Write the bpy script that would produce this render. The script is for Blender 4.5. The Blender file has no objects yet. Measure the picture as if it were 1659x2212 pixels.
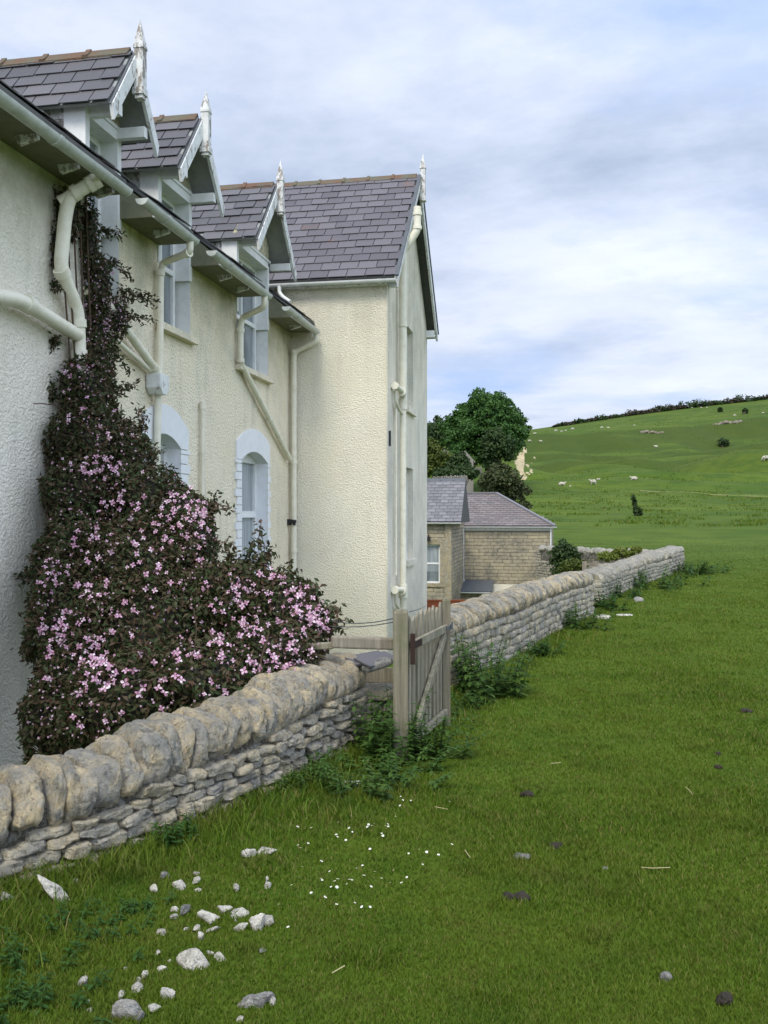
import bpy, math, random
import numpy as np
from mathutils import Vector, Matrix, noise, Euler
R = math.radians
rnd = random.Random(7)
nr = np.random.RandomState(11)
sc = bpy.context.scene
COL = sc.collection
# ---------------------------------------------------------------- survey helpers
# The picture was surveyed in a 1659 x 2212 grid; level camera, eye 1.6 m above the grass,
# world Y runs along the long house wall, world X points out from it.
F, CX, CY, EYE = 2000.0, 830.0, 1110.0, 1.6
TH = math.atan(385 / 2000.0)
CT, ST = math.cos(TH), math.sin(TH)
def ray(px, py):
    a = (px - CX) / F
    return (a * CT - ST, a * ST + CT, (CY - py) / F)
def at(px, py, b):
    d = ray(px, py); return Vector((d[0] * b, d[1] * b, EYE + d[2] * b))
def on_x(px, py, x):
    d = ray(px, py); return at(px, py, x / d[0])
def on_y(px, py, y):
    d = ray(px, py); return at(px, py, y / d[1])
def on_z(px, py, z=0.0):
    d = ray(px, py); return at(px, py, (z - EYE) / d[2])
def toc(x, y): return (x * CT + y * ST, -x * ST + y * CT)      # along-picture, depth
def frc(a, b): return (a * CT - b * ST, a * ST + b * CT)

# ---------------------------------------------------------------- objects
WORLD = {}
def wloc(o): return WORLD.get(o.name, Vector((0, 0, 0)))
def tag(o, label=None, cat=None, group=None, kind=None):
    if label: o['label'] = label
    if cat: o['category'] = cat
    if group: o['group'] = group
    if kind: o['kind'] = kind
    return o
def empty(name, loc, label, cat, group=None):
    o = bpy.data.objects.new(name, None); COL.objects.link(o)
    o.location = loc; o.empty_display_size = .3
    WORLD[o.name] = Vector(loc)
    return tag(o, label, cat, group)
class MB:
    def __init__(s): s.v = []; s.f = []
    def add(s, vs, fs):
        n = len(s.v); s.v += [tuple(v) for v in vs]; s.f += [tuple(i + n for i in f) for f in fs]; return s
    def box(s, x0, x1, y0, y1, z0, z1):
        x0, x1 = sorted((x0, x1)); y0, y1 = sorted((y0, y1)); z0, z1 = sorted((z0, z1))
        return s.add([(x0,y0,z0),(x1,y0,z0),(x1,y1,z0),(x0,y1,z0),(x0,y0,z1),(x1,y0,z1),(x1,y1,z1),(x0,y1,z1)],
            [(0,3,2,1),(4,5,6,7),(0,1,5,4),(1,2,6,5),(2,3,7,6),(3,0,4,7)])
    def bar(s, p, q, w, h, up=(0,0,1)):
        p = Vector(p); q = Vector(q); d = (q - p).normalized(); up = Vector(up)
        sx = d.cross(up)
        if sx.length < 1e-4: sx = d.cross(Vector((1,0,0)))
        sx.normalize(); uz = sx.cross(d).normalized()
        vs = []
        for c in (p, q):
            for a, b in ((-1,-1),(1,-1),(1,1),(-1,1)): vs.append(c + sx*(a*w/2) + uz*(b*h/2))
        return s.add(vs, [(0,1,2,3),(7,6,5,4),(0,4,5,1),(1,5,6,2),(2,6,7,3),(3,7,4,0)])
    def tube(s, pts, r, n=12, caps=True, rr=None, arc=None):
        pts = [Vector(p) for p in pts]; m = len(pts); vs = []; fs = []
        ref = None
        for i, p in enumerate(pts):
            d = (pts[min(i+1, m-1)] - pts[max(i-1, 0)]).normalized()
            if ref is None:
                ref = d.cross(Vector((0,0,1)))
                if ref.length < .05: ref = d.cross(Vector((1,0,0)))
            ref = (ref - d*ref.dot(d)).normalized(); b = d.cross(ref)
            q = rr[i] if rr else r
            for k in range(n):
                a = 2*math.pi*k/n
                vs.append(p + ref*(math.cos(a)*q) + b*(math.sin(a)*q))
        for i in range(m-1):
            for k in range(n):
                k2 = (k+1) % n
                fs.append((i*n+k, i*n+k2, (i+1)*n+k2, (i+1)*n+k))
        if caps:
            fs.append(tuple(range(n-1, -1, -1))); fs.append(tuple((m-1)*n+k for k in range(n)))
        return s.add(vs, fs)
    def poly(s, pts, off):
        """closed polygon extruded by vector off"""
        off = Vector(off); n = len(pts)
        vs = [Vector(p) for p in pts] + [Vector(p) + off for p in pts]
        return s.add(vs, [tuple(range(n-1,-1,-1)), tuple(range(n, 2*n))] + [(i,(i+1)%n,n+(i+1)%n,n+i) for i in range(n)])
    def build(s, name, m, parent=None, smooth=False, origin=None, bevel=0):
        if origin is None: origin = wloc(parent) if parent else Vector((0,0,0))
        origin = Vector(origin)
        me = bpy.data.meshes.new(name)
        me.from_pydata([(v[0]-origin[0], v[1]-origin[1], v[2]-origin[2]) for v in s.v], [], s.f)
        me.update()
        return finish(name, me, m, parent, smooth, origin, bevel)
def finish(name, me, m, parent, smooth, origin, bevel=0):
    if m: me.materials.append(m)
    if smooth is True: me.shade_smooth()
    o = bpy.data.objects.new(name, me); COL.objects.link(o)
    if parent:
        o.parent = parent; o.location = Vector(origin) - wloc(parent)
    else: o.location = origin
    WORLD[o.name] = Vector(origin)
    if smooth == 'auto':
        me.shade_smooth()
        me.set_sharp_from_angle(angle=R(38))
    if bevel:
        b = o.modifiers.new('bevel', 'BEVEL'); b.width = bevel; b.segments = 2; b.limit_method = 'ANGLE'
    return o
def np_mesh(name, V, Fc, m, parent=None, smooth=False, origin=(0,0,0)):
    """V (n,3) array; Fc (k,s) array of equal-size faces"""
    V = np.asarray(V, dtype=np.float32) - np.asarray(origin, dtype=np.float32); Fc = np.asarray(Fc, dtype=np.int32)
    me = bpy.data.meshes.new(name); k, q = Fc.shape
    me.vertices.add(len(V)); me.vertices.foreach_set('co', V.ravel())
    me.loops.add(k*q); me.loops.foreach_set('vertex_index', Fc.ravel())
    me.polygons.add(k); me.polygons.foreach_set('loop_start', np.arange(0, k*q, q, dtype=np.int32))
    me.polygons.foreach_set('loop_total', np.full(k, q, dtype=np.int32))
    me.update(calc_edges=True)
    return finish(name, me, m, parent, smooth, Vector(origin))

# ---------------------------------------------------------------- materials
class NT:
    def __init__(s, name):
        s.m = bpy.data.materials.new(name); s.m.use_nodes = True
        s.t = s.m.node_tree; s.n = s.t.nodes; s.l = s.t.links
        s.b = s.n['Principled BSDF']; s.b.inputs['Roughness'].default_value = .85
        s.b.inputs['Specular IOR Level'].default_value = .25
        s.pos = s.n.new('ShaderNodeNewGeometry').outputs['Position']
    def g(s): return s.pos
    def geo(s, k): return s.pos.node.outputs[k]
    def noise(s, scale, detail=4, rough=.55, vec=None, col=False, dist=0):
        n = s.n.new('ShaderNodeTexNoise'); n.inputs['Scale'].default_value = scale
        n.inputs['Detail'].default_value = detail; n.inputs['Roughness'].default_value = rough
        n.inputs['Distortion'].default_value = dist
        s.l.new(vec or s.pos, n.inputs['Vector']); return n.outputs['Color' if col else 'Fac']
    def vor(s, scale, feat='F1', out='Distance', vec=None):
        n = s.n.new('ShaderNodeTexVoronoi'); n.feature = feat; n.inputs['Scale'].default_value = scale
        s.l.new(vec or s.pos, n.inputs['Vector']); return n.outputs[out]
    def map(s, scale=(1,1,1), vec=None):
        n = s.n.new('ShaderNodeMapping'); n.inputs['Scale'].default_value = scale
        s.l.new(vec or s.pos, n.inputs['Vector']); return n.outputs[0]
    def ramp(s, fac, stops, interp='LINEAR'):
        n = s.n.new('ShaderNodeValToRGB'); cr = n.color_ramp; cr.interpolation = interp
        while len(cr.elements) < len(stops): cr.elements.new(.5)
        for e, (p, c) in zip(cr.elements, stops):
            e.position = p; e.color = (*c, 1) if not isinstance(c, (int, float)) else (c, c, c, 1)
        s.l.new(fac, n.inputs[0]); return n.outputs[0]
    def mix(s, fac, a, b, mode='MIX'):
        n = s.n.new('ShaderNodeMix'); n.data_type = 'RGBA'; n.blend_type = mode
        for k, v in ((0, fac), (6, a), (7, b)):
            i = n.inputs[k]
            if hasattr(v, 'links'): s.l.new(v, i)
            elif k == 0: i.default_value = v
            else: i.default_value = (*v, 1)
        return n.outputs[2]
    def math(s, op, a, b=0.0, clamp=False):
        n = s.n.new('ShaderNodeMath'); n.operation = op; n.use_clamp = clamp
        for k, v in ((0, a), (1, b)):
            if hasattr(v, 'links'): s.l.new(v, n.inputs[k])
            else: n.inputs[k].default_value = v
        return n.outputs[0]
    def bump(s, h, dist, strength=1.0, prev=None):
        n = s.n.new('ShaderNodeBump'); n.inputs['Distance'].default_value = dist; n.inputs['Strength'].default_value = strength
        s.l.new(h, n.inputs['Height'])
        if prev: s.l.new(prev, n.inputs['Normal'])
        return n.outputs[0]
    def done(s, color=None, normal=None, rough=None):
        if color is not None:
            if hasattr(color, 'links'): s.l.new(color, s.b.inputs['Base Color'])
            else: s.b.inputs['Base Color'].default_value = (*color, 1)
        if normal: s.l.new(normal, s.b.inputs['Normal'])
        if rough is not None:
            if hasattr(rough, 'links'): s.l.new(rough, s.b.inputs['Roughness'])
            else: s.b.inputs['Roughness'].default_value = rough
        return s.m
    def sep(s, vec=None):
        n = s.n.new('ShaderNodeSeparateXYZ'); s.l.new(vec or s.pos, n.inputs[0]); return n.outputs

def render_mat(name, c1, c2, grey, bumpd=.02, algae=.6, scale=32, runs=.6):
    t = NT(name)
    c = t.mix(t.ramp(t.noise(.9, 5, .6), [(.35, 0.), (.7, 1.)]), c1, c2)
    g = t.ramp(t.noise(.55, 7, .7, dist=.4), [(.47, 0.), (.68, 1.)])
    c = t.mix(t.math('MULTIPLY', g, .75), c, grey)
    # vertical dirty runs
    run = t.ramp(t.noise(1.0, 6, .65, vec=t.map((3.5, 3.5, .35))), [(.5, 0.), (.75, 1.)])
    c = t.mix(t.math('MULTIPLY', run, runs), c, (.45,.44,.35))
    # green algae growth, strongest high on the wall, ragged edge
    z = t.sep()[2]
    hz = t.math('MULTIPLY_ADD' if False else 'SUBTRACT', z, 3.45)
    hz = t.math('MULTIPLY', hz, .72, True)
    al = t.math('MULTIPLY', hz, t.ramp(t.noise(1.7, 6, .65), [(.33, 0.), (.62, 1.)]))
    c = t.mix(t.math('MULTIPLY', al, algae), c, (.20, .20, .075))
    spk = t.ramp(t.noise(60, 3, .6), [(.3, .0), (.75, 1.)])
    c = t.mix(t.math('MULTIPLY', spk, .22), c, (.27, .25, .19))
    # roughcast relief
    n1 = t.noise(scale, 3, .6, vec=t.map((1, 1, 1.3)), dist=.25)
    v1 = t.vor(scale*1.25, 'SMOOTH_F1')
    h = t.math('ADD', n1, t.math('MULTIPLY', v1, .5))
    b = t.bump(h, bumpd, 1.0)
    b = t.bump(t.noise(140, 2), .004, .7, b)
    return t.done(c, b, .92)
M = {}
M['render_main'] = render_mat('cream_roughcast', (.88,.80,.63), (.82,.735,.54), (.58,.545,.44), .022, .9, 30)
M['render_near'] = render_mat('pale_roughcast', (.87,.82,.71), (.80,.75,.62), (.64,.61,.52), .018, .8, 36)
M['render_wing'] = render_mat('yellow_roughcast', (.86,.81,.66), (.82,.76,.59), (.72,.68,.57), .025, .2, 36, .22)
M['render_gable'] = render_mat('grey_roughcast', (.88,.82,.68), (.78,.73,.59), (.54,.52,.45), .022, .3, 32)
def paint(name, col, dirt=(.25,.25,.2), amt=.5, rough=.5, peel=0.0, bumpd=.002):
    t = NT(name)
    f = t.ramp(t.noise(7, 6, .7), [(.45, 0.), (.75, 1.)])
    c = t.mix(t.math('MULTIPLY', f, amt), col, dirt)
    if peel:
        p = t.ramp(t.noise(14, 7, .78, vec=t.map((1, 1, .45)), dist=.4), [(.58 - .1*peel, 0.), (.62 - .08*peel, 1.)])
        c = t.mix(p, c, (.23, .2, .17))
    b = t.bump(t.noise(40, 4), bumpd, .6)
    return t.done(c, b, rough)
M['white'] = paint('white_gloss_paint', (.72,.73,.71), (.42,.44,.42), .45, .45)
M['barge'] = paint('weathered_white_boards', (.68,.69,.67), (.36,.38,.36), .6, .6, .35)
M['peel'] = paint('peeling_white_paint', (.66,.66,.64), (.36,.37,.34), .6, .6, .8)
M['gutter'] = paint('pale_grey_gutter', (.52,.54,.50), (.27,.30,.26), .7, .45)
M['pipe'] = paint('cream_painted_pipe', (.74,.71,.58), (.45,.40,.26), .5, .45)
M['surround'] = paint('blue_white_masonry', (.74,.75,.76), (.55,.56,.54), .4, .8, 0, .004)
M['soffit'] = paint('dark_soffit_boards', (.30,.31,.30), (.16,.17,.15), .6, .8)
M['shade_board'] = paint('shade_toned_boards', (.17,.17,.11), (.09,.09,.05), .6, .9)  # under-eave shade painted into the board colour as dark green
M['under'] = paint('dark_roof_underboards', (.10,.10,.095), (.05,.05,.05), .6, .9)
M['black'] = paint('black_iron', (.02,.02,.022), (.05,.05,.05), .3, .5)
M['lead'] = paint('dark_lead', (.10,.11,.12), (.05,.05,.05), .5, .6)
M['rust'] = paint('rusty_hinge', (.035,.018,.014), (.03,.02,.02), .5, .8)
t = NT('window_glass'); t.b.inputs['Specular IOR Level'].default_value = .9
z = t.sep()[2]
M['glass'] = t.done(t.mix(t.ramp(t.noise(2.2, 3, vec=t.map((1,1,.5))), [(.4,0.),(.62,1.)]), (.09,.11,.12), (.22,.25,.26)), t.bump(t.noise(3, 2), .01, .3), .06)
t = NT('net_curtained_glass'); t.b.inputs['Specular IOR Level'].default_value = .8
M['glass2'] = t.done(t.mix(t.ramp(t.noise(9, 2, vec=t.map((1,3,.1))), [(.4,0.),(.6,1.)]), (.23,.26,.27), (.34,.37,.38)), None, .12)
def slate_mat(name, c1, c2, c3, lichen=.5):
    t = NT(name); r = t.geo('Random Per Island')
    c = t.ramp(r, [(0., c1), (.5, c2), (1., c3)])
    c = t.mix(t.math('MULTIPLY', t.noise(9, 5, .65), .35), c, (.10,.095,.10))
    o = t.ramp(t.noise(1.1, 6, .72), [(.60, 0.), (.74, 1.)])
    c = t.mix(t.math('MULTIPLY', o, lichen), c, (.20,.10,.055))
    k = t.ramp(t.noise(17, 4, .7), [(.62, 0.), (.72, 1.)])
    c = t.mix(t.math('MULTIPLY', k, .3), c, (.24,.24,.22))
    return t.done(c, t.bump(t.noise(45, 4, vec=t.map((1,.4,1))), .004, .8), .55)
M['slate'] = slate_mat('purple_slate', (.094,.087,.096), (.120,.111,.122), (.150,.140,.152), .75)
M['slate2'] = slate_mat('mixed_slate', (.085,.083,.09), (.113,.110,.118), (.145,.140,.148), .2)
M['slate_grey'] = slate_mat('far_grey_slate', (.150,.147,.155), (.185,.181,.190), (.23,.226,.235), .1)
M['slate_red'] = slate_mat('far_reddish_slate', (.150,.138,.135), (.185,.152,.143), (.215,.190,.180), .6)
t = NT('terracotta_ridge')
M['ridge'] = t.done(t.mix(t.ramp(t.noise(4, 6, .7), [(.38,0.),(.62,1.)]), (.15,.085,.055), (.12,.12,.085)), t.bump(t.noise(30,4), .01), .9)
def stone_mat(name, pale=(.50,.42,.28), grey=(.27,.265,.24), dark=(.11,.11,.105), ochre=.35, moss=0, toplichen=0, sc_=1.0, lo=.42, hi=.60):
    t = NT(name); r = t.geo('Random Per Island')
    off = t.n.new('ShaderNodeVectorMath'); off.operation = 'ADD'; t.l.new(t.pos, off.inputs[0])
    cmb = t.n.new('ShaderNodeCombineXYZ'); t.l.new(t.math('MULTIPLY', r, 37.), cmb.inputs[0]); t.l.new(t.math('MULTIPLY', r, 11.), cmb.inputs[1])
    t.l.new(cmb.outputs[0], off.inputs[1]); v = off.outputs[0]
    f = t.math('ADD', t.noise(5*sc_, 7, .68, vec=v), t.math('MULTIPLY', t.math('SUBTRACT', r, .5), .13))
    c = t.mix(t.ramp(f, [(lo, 0.), (hi, 1.)]), grey, pale)
    c = t.mix(t.math('MULTIPLY', t.ramp(t.noise(9*sc_, 5, .7, vec=v, dist=1.), [(.52,0.),(.62,1.)]), .65), c, (.40,.395,.37))
    c = t.mix(t.math('MULTIPLY', t.ramp(t.noise(13*sc_, 6, .72, vec=v, dist=.8), [(.52,0.),(.64,1.)]), .75), c, dark)
    c = t.mix(t.math('MULTIPLY', t.ramp(t.noise(3*sc_, 5, .7, vec=v), [(.58,0.),(.66,1.)]), ochre), c, (.42,.29,.11))
    c = t.mix(t.math('MULTIPLY', t.ramp(t.noise(26*sc_, 7, .78, vec=v, dist=.5), [(.50,0.),(.60,1.)]), .6), c, (.56,.53,.45))
    c = t.mix(t.math('MULTIPLY', t.ramp(t.noise(48*sc_, 5, .75, vec=v), [(.56,0.),(.66,1.)]), .7), c, dark)
    up_ = t.math('MULTIPLY', t.sep(t.geo('Normal'))[2], 1.0, True)
    if toplichen: c = t.mix(t.math('MULTIPLY', t.math('MULTIPLY', t.ramp(up_, [(.15,0.),(.75,1.)]), t.ramp(t.noise(6, 7, .75), [(.36,0.),(.56,1.)])), toplichen), c, t.mix(t.noise(30, 5, .7), (.13,.13,.12), (.36,.355,.33)))
    if moss: c = t.mix(t.math('MULTIPLY', t.ramp(t.noise(4, 6, .75), [(.56,0.),(.66,1.)]), moss), c, (.10,.12,.03))
    cr = t.vor(11*sc_, 'DISTANCE_TO_EDGE', vec=t.noise(4, 3, col=True, vec=v) if False else v)
    crack = t.ramp(cr, [(0., 0.), (.06, 1.)])
    b = t.bump(t.noise(14*sc_, 9, .76, vec=v, dist=.7), .07, 1.0)
    b = t.bump(t.math('MULTIPLY', crack, t.ramp(t.noise(3, 3), [(.45,0.),(.55,1.)])), .006, .7, b)
    b = t.bump(t.noise(70*sc_, 4, .65), .008, .9, b)
    return t.done(c, b, .93)
M['coping'] = stone_mat('lichened_limestone_coping', pale=(.74,.60,.37), grey=(.36,.345,.295), dark=(.07,.07,.068), ochre=.35, lo=.42, hi=.58, toplichen=.5)
M['stones'] = stone_mat('drystone_limestone', pale=(.64,.55,.37), grey=(.41,.39,.33), dark=(.08,.08,.07), ochre=.3)
M['core'] = stone_mat('wall_core_rubble', pale=(.13,.115,.08), grey=(.09,.085,.07), dark=(.04,.04,.035), ochre=.1)
M['far_coping'] = stone_mat('far_coping', pale=(.52,.46,.33), grey=(.38,.365,.31), dark=(.14,.14,.12), toplichen=.6, ochre=.2)
M['far_stones'] = stone_mat('far_drystone', pale=(.50,.45,.33), grey=(.35,.33,.27), dark=(.14,.135,.12), ochre=.2)
M['rubble'] = stone_mat('fresh_limestone_rubble', pale=(.82,.78,.68), grey=(.62,.59,.51), dark=(.30,.29,.26), ochre=.1, lo=.3, hi=.5)
M['rubble_grey'] = stone_mat('grey_rubble', pale=(.42,.41,.38), grey=(.26,.26,.25), dark=(.09,.09,.09), ochre=.05)
t = NT('dark_dung')
M['outcrop'] = stone_mat('reddish_outcrop', pale=(.22,.14,.10), grey=(.16,.14,.11), dark=(.05,.05,.03), ochre=.4)
M['dung'] = t.done(t.mix(t.noise(30,5), (.016,.013,.010), (.050,.040,.026)), t.bump(t.noise(60,4), .02), .7)
def wood_mat(name, a, b_, s=1.0):
    t = NT(name)
    g = t.noise(18*s, 6, .65, vec=t.map((1.6, 1.6, .09)), dist=.5)
    c = t.mix(t.ramp(g, [(.35,0.),(.68,1.)]), a, b_)
    c = t.mix(t.math('MULTIPLY', t.ramp(t.noise(5,5,.7), [(.5,0.),(.7,1.)]), .45), c, (.10,.12,.05))
    return t.done(c, t.bump(g, .012, .8), .88)
M['wood'] = wood_mat('weathered_post_wood', (.13,.115,.08), (.26,.235,.17))
M['wood_pale'] = wood_mat('silvered_gate_wood', (.165,.148,.105), (.33,.30,.23))
M['wood_rail'] = wood_mat('round_rail_wood', (.17,.145,.11), (.31,.27,.215))
M['wood_red'] = paint('orange_stained_boards', (.34,.095,.04), (.16,.05,.025), .5, .7)
t = NT('far_ashlar')
bt = t.n.new('ShaderNodeTexBrick')
mp = t.n.new('ShaderNodeCombineXYZ'); s_ = t.sep(); 
t.l.new(t.math('ADD', t.math('ADD', s_[0], s_[1]), t.math('MULTIPLY', t.noise(2.2, 3), .18)), mp.inputs[0]); t.l.new(t.math('ADD', s_[2], t.math('MULTIPLY', t.noise(3.0, 4), .07)), mp.inputs[1]); t.l.new(mp.outputs[0], bt.inputs['Vector'])
bt.inputs['Scale'].default_value = 1.0; bt.inputs['Brick Width'].default_value = .38; bt.inputs['Row Height'].default_value = .135
bt.inputs['Mortar Size'].default_value = .010; bt.inputs['Mortar Smooth'].default_value = .8; bt.squash = 1.4; bt.squash_frequency = 3
bt.inputs['Color1'].default_value = (.40,.34,.22,1); bt.inputs['Color2'].default_value = (.25,.22,.155,1); bt.inputs['Mortar'].default_value = (.16,.14,.10,1)
c = t.mix(t.ramp(t.noise(1.1, 6, .7), [(.44,0.),(.60,.8)]), bt.outputs[0], (.13,.125,.105))
c = t.mix(t.math('MULTIPLY', t.ramp(t.noise(7,6,.75), [(.42,0.),(.62,1.)]), .6), c, (.42,.375,.27))
M['ashlar'] = t.done(c, t.bump(t.math('SUBTRACT', 1.0, bt.outputs['Fac']), .03), .9)
M['dressed'] = stone_mat('dressed_limestone', pale=(.42,.34,.20), grey=(.30,.26,.17), dark=(.2,.17,.11), ochre=.1)
def leaf_mat(name, c1, c2, c3, transl=.25, rough=.6):
    t = NT(name); r = t.geo('Random Per Island')
    c = t.ramp(r, [(0., c1), (.5, c2), (1., c3)])
    c = t.mix(t.math('MULTIPLY', t.noise(1.2, 3), .35), c, c1)
    t.done(c, None, rough)
    tr = t.n.new('ShaderNodeBsdfTranslucent'); t.l.new(c, tr.inputs[0])
    mx = t.n.new('ShaderNodeMixShader'); mx.inputs[0].default_value = transl
    t.l.new(t.b.outputs[0], mx.inputs[1]); t.l.new(tr.outputs[0], mx.inputs[2])
    t.l.new(mx.outputs[0], t.n['Material Output'].inputs[0]); return t.m
M['clem_leaf'] = leaf_mat('bronze_green_leaf', (.030,.056,.014), (.058,.056,.024), (.110,.052,.038), .2)
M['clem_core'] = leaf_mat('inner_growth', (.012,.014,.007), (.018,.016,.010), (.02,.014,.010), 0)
t = NT('pink_petal'); oi = t.n.new('ShaderNodeObjectInfo')
rr = t.math('FRACT', t.math('ADD', oi.outputs['Random'], t.geo('Random Per Island')))
M['petal'] = t.done(t.ramp(rr, [(0., (.33,.15,.23)), (.4, (.46,.26,.36)), (.8, (.56,.39,.48)), (1., (.68,.58,.62))]), None, .6)
M['petal_eye'] = paint('pale_yellow_stamens', (.65,.58,.30), (.5,.4,.2), .3)
M['vine'] = paint('woody_vine', (.075,.05,.032), (.03,.025,.02), .5, .9)
M['nettle'] = leaf_mat('nettle_leaf', (.038,.088,.014), (.058,.120,.020), (.09,.155,.032), .3)
M['weed'] = leaf_mat('broad_weed_leaf', (.025,.07,.012), (.04,.10,.016), (.06,.13,.025), .3)
M['lime_leaf'] = leaf_mat('yellow_green_leaf', (.10,.14,.02), (.16,.20,.03), (.22,.25,.05), .3)
M['tree_big'] = leaf_mat('sycamore_leaf', (.026,.072,.015), (.045,.112,.020), (.08,.165,.028), .2)
M['tree_dark'] = leaf_mat('dark_hedge_leaf', (.022,.048,.013), (.038,.070,.018), (.06,.095,.026), .15)
M['tree_bronze'] = leaf_mat('brownish_thorn_leaf', (.038,.055,.018), (.062,.078,.026), (.09,.095,.038), .15)
M['tree_olive'] = leaf_mat('olive_bush_leaf', (.045,.075,.012), (.08,.11,.018), (.12,.14,.025), .2)
M['gorse'] = leaf_mat('gorse_and_heather', (.035,.05,.025), (.06,.05,.03), (.09,.06,.04), .1)
M['bark'] = paint('grey_bark', (.10,.08,.06), (.05,.045,.035), .5, .95)
M['wool'] = paint('sheep_wool', (.46,.43,.35), (.36,.33,.26), .5, .95)
M['tan'] = paint('dry_straw', (.42,.36,.2), (.3,.24,.12), .4, .9)
M['daisy'] = paint('white_daisy_petals', (.80,.80,.80), (.7,.7,.7), .2, .7)
M['yellow'] = paint('yellow_daisy_eye', (.7,.5,.05), (.5,.35,.05), .2, .7)
M['outbuilding'] = paint('far_grey_gable', (.24,.22,.19), (.14,.13,.11), .6, .95)

# ---------------------------------------------------------------- terrain
PB = [-60,0,25,32,45,70,100,140,180,215,236,247,262,330,360,450,700,1200]
PZ = [-.1,0,0,.03,.30,1.35,3.2,6.2,10.4,14.6,16.6,22.6,24.6,32.0,33.0,30,22,10]
TB = [0,120,200,240,330,1200]; TT = [0,0,.03,.075,.136,.136]
_g = lambda px, py: on_z(px, py, 0)[:2]
WL = [(-9.0, -2.66), (0.0, -2.64)] + [(q[1], q[0]+.02) for q in (_g(0,1925), _g(200,1868), _g(330,1815), _g(600,1708), _g(700,1655), _g(800,1606), _g(978,1492), _g(1120,1420), _g(1240,1350), _g(1284,1330), _g(1302,1302), _g(1350,1280), _g(1410,1258), _g(1478,1233))] + [(28.5, 3.2), (60, -6), (90, -30)]
WLy = [p[0] for p in WL]; WLx = [p[1] for p in WL]
def smooth(e0, e1, x):
    t_ = np.clip((x - e0) / (e1 - e0), 0, 1); return t_*t_*(3-2*t_)
_ph = np.random.RandomState(3)
_w = [( _ph.uniform(.6,1.6), _ph.uniform(0,6.28), _ph.uniform(0,6.28)) for _ in range(18)]
def vnoise(x, y, scale, seed=0):
    """smooth value noise, vectorised"""
    x = np.asarray(x, float)*scale + seed*17.3; y = np.asarray(y, float)*scale + seed*5.1
    xi = np.floor(x); yi = np.floor(y); fx = x-xi; fy = y-yi
    fx = fx*fx*(3-2*fx); fy = fy*fy*(3-2*fy)
    def h(a, b): return np.modf(np.abs(np.sin(a*127.1 + b*311.7 + seed*74.7)*43758.5453))[0]
    return (h(xi,yi)*(1-fx)+h(xi+1,yi)*fx)*(1-fy) + (h(xi,yi+1)*(1-fx)+h(xi+1,yi+1)*fx)*fy
def terr(x, y):
    x = np.asarray(x, float); y = np.asarray(y, float)
    a = x*CT + y*ST; b = -x*ST + y*CT
    wob = (vnoise(a, b, .018, 1)-.5)*26*smooth(120, 200, b)*smooth(400, 300, b)
    z_ = np.interp(b + wob*.8, PB, PZ)
    z_ = z_ + np.interp(b, TB, TT)*(np.clip(a, -60, 330) - .1575*np.minimum(b, 330))
    mound = smooth(130, 190, b)*smooth(262, 236, b)
    z_ = z_ + mound*(np.abs(vnoise(a, b, .034, 2)-.5)*14.0 - 2.8 + (vnoise(a, b, .1, 3)-.5)*2.6)
    tr_ = np.abs(np.modf((b*1.0 + a*.35 + 34*vnoise(a, b, .02, 14) + 6*vnoise(a, b, .09, 15) + 900)/24.)[0]*2-1)
    z_ = z_ + smooth(105, 150, b)*smooth(236, 210, b)*(smooth(.15, .75, tr_)-.5)*1.9*(.3+vnoise(a, b, .03, 16))
    z_ = z_ + smooth(32, 90, b)*smooth(240, 150, b)*((vnoise(a, b, .05, 4)-.5)*1.1 + (vnoise(a, b, .2, 9)-.5)*.28)
    z_ = z_ + (vnoise(x, y, .7, 5)-.5)*.04 + (vnoise(x, y, 2.6, 6)-.5)*.022
    # garden side of the boundary walls lies lower
    wx = np.interp(y, WLy, WLx) - .25
    drop = np.interp(y, [-10, 12, 17, 25, 45, 70, 100], [.35, .5, 1.0, 2.0, 2.6, 1.0, 0])
    z_ = z_ - drop*smooth(0, -.5, x - wx)
    return z_
def T(x, y): return float(terr(x, y))
def hill(px, py, b0=30):
    d = ray(px, py); b = b0
    while b < 700:
        if EYE + d[2]*b < T(d[0]*b, d[1]*b): break
        b += .5
    return at(px, py, b), b
rr_ = np.concatenate([np.linspace(.3, 6, 60), np.geomspace(6.1, 60, 150), np.geomspace(60.5, 420, 250), np.geomspace(430, 1500, 14)])
ang = np.concatenate([np.linspace(-180, -32, 60)[:-1], np.linspace(-32, 32, 330), np.linspace(32, 180, 60)[1:]])
ang = R(1)*ang
RR, AA = np.meshgrid(rr_, ang, indexing='ij')
aa = RR*np.sin(AA); bb = RR*np.cos(AA)
GX = aa*CT - bb*ST; GY = aa*ST + bb*CT; GZ = terr(GX, GY)
V = np.stack([GX.ravel(), GY.ravel(), GZ.ravel()], 1)
nR, nA = RR.shape
i, j = np.meshgrid(np.arange(nR-1), np.arange(nA-1), indexing='ij')
q = (i*nA + j).ravel()
Fq = np.stack([q, q+1, q+nA+1, q+nA], 1)[:, ::-1]
t = NT('pasture_grass')
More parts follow.
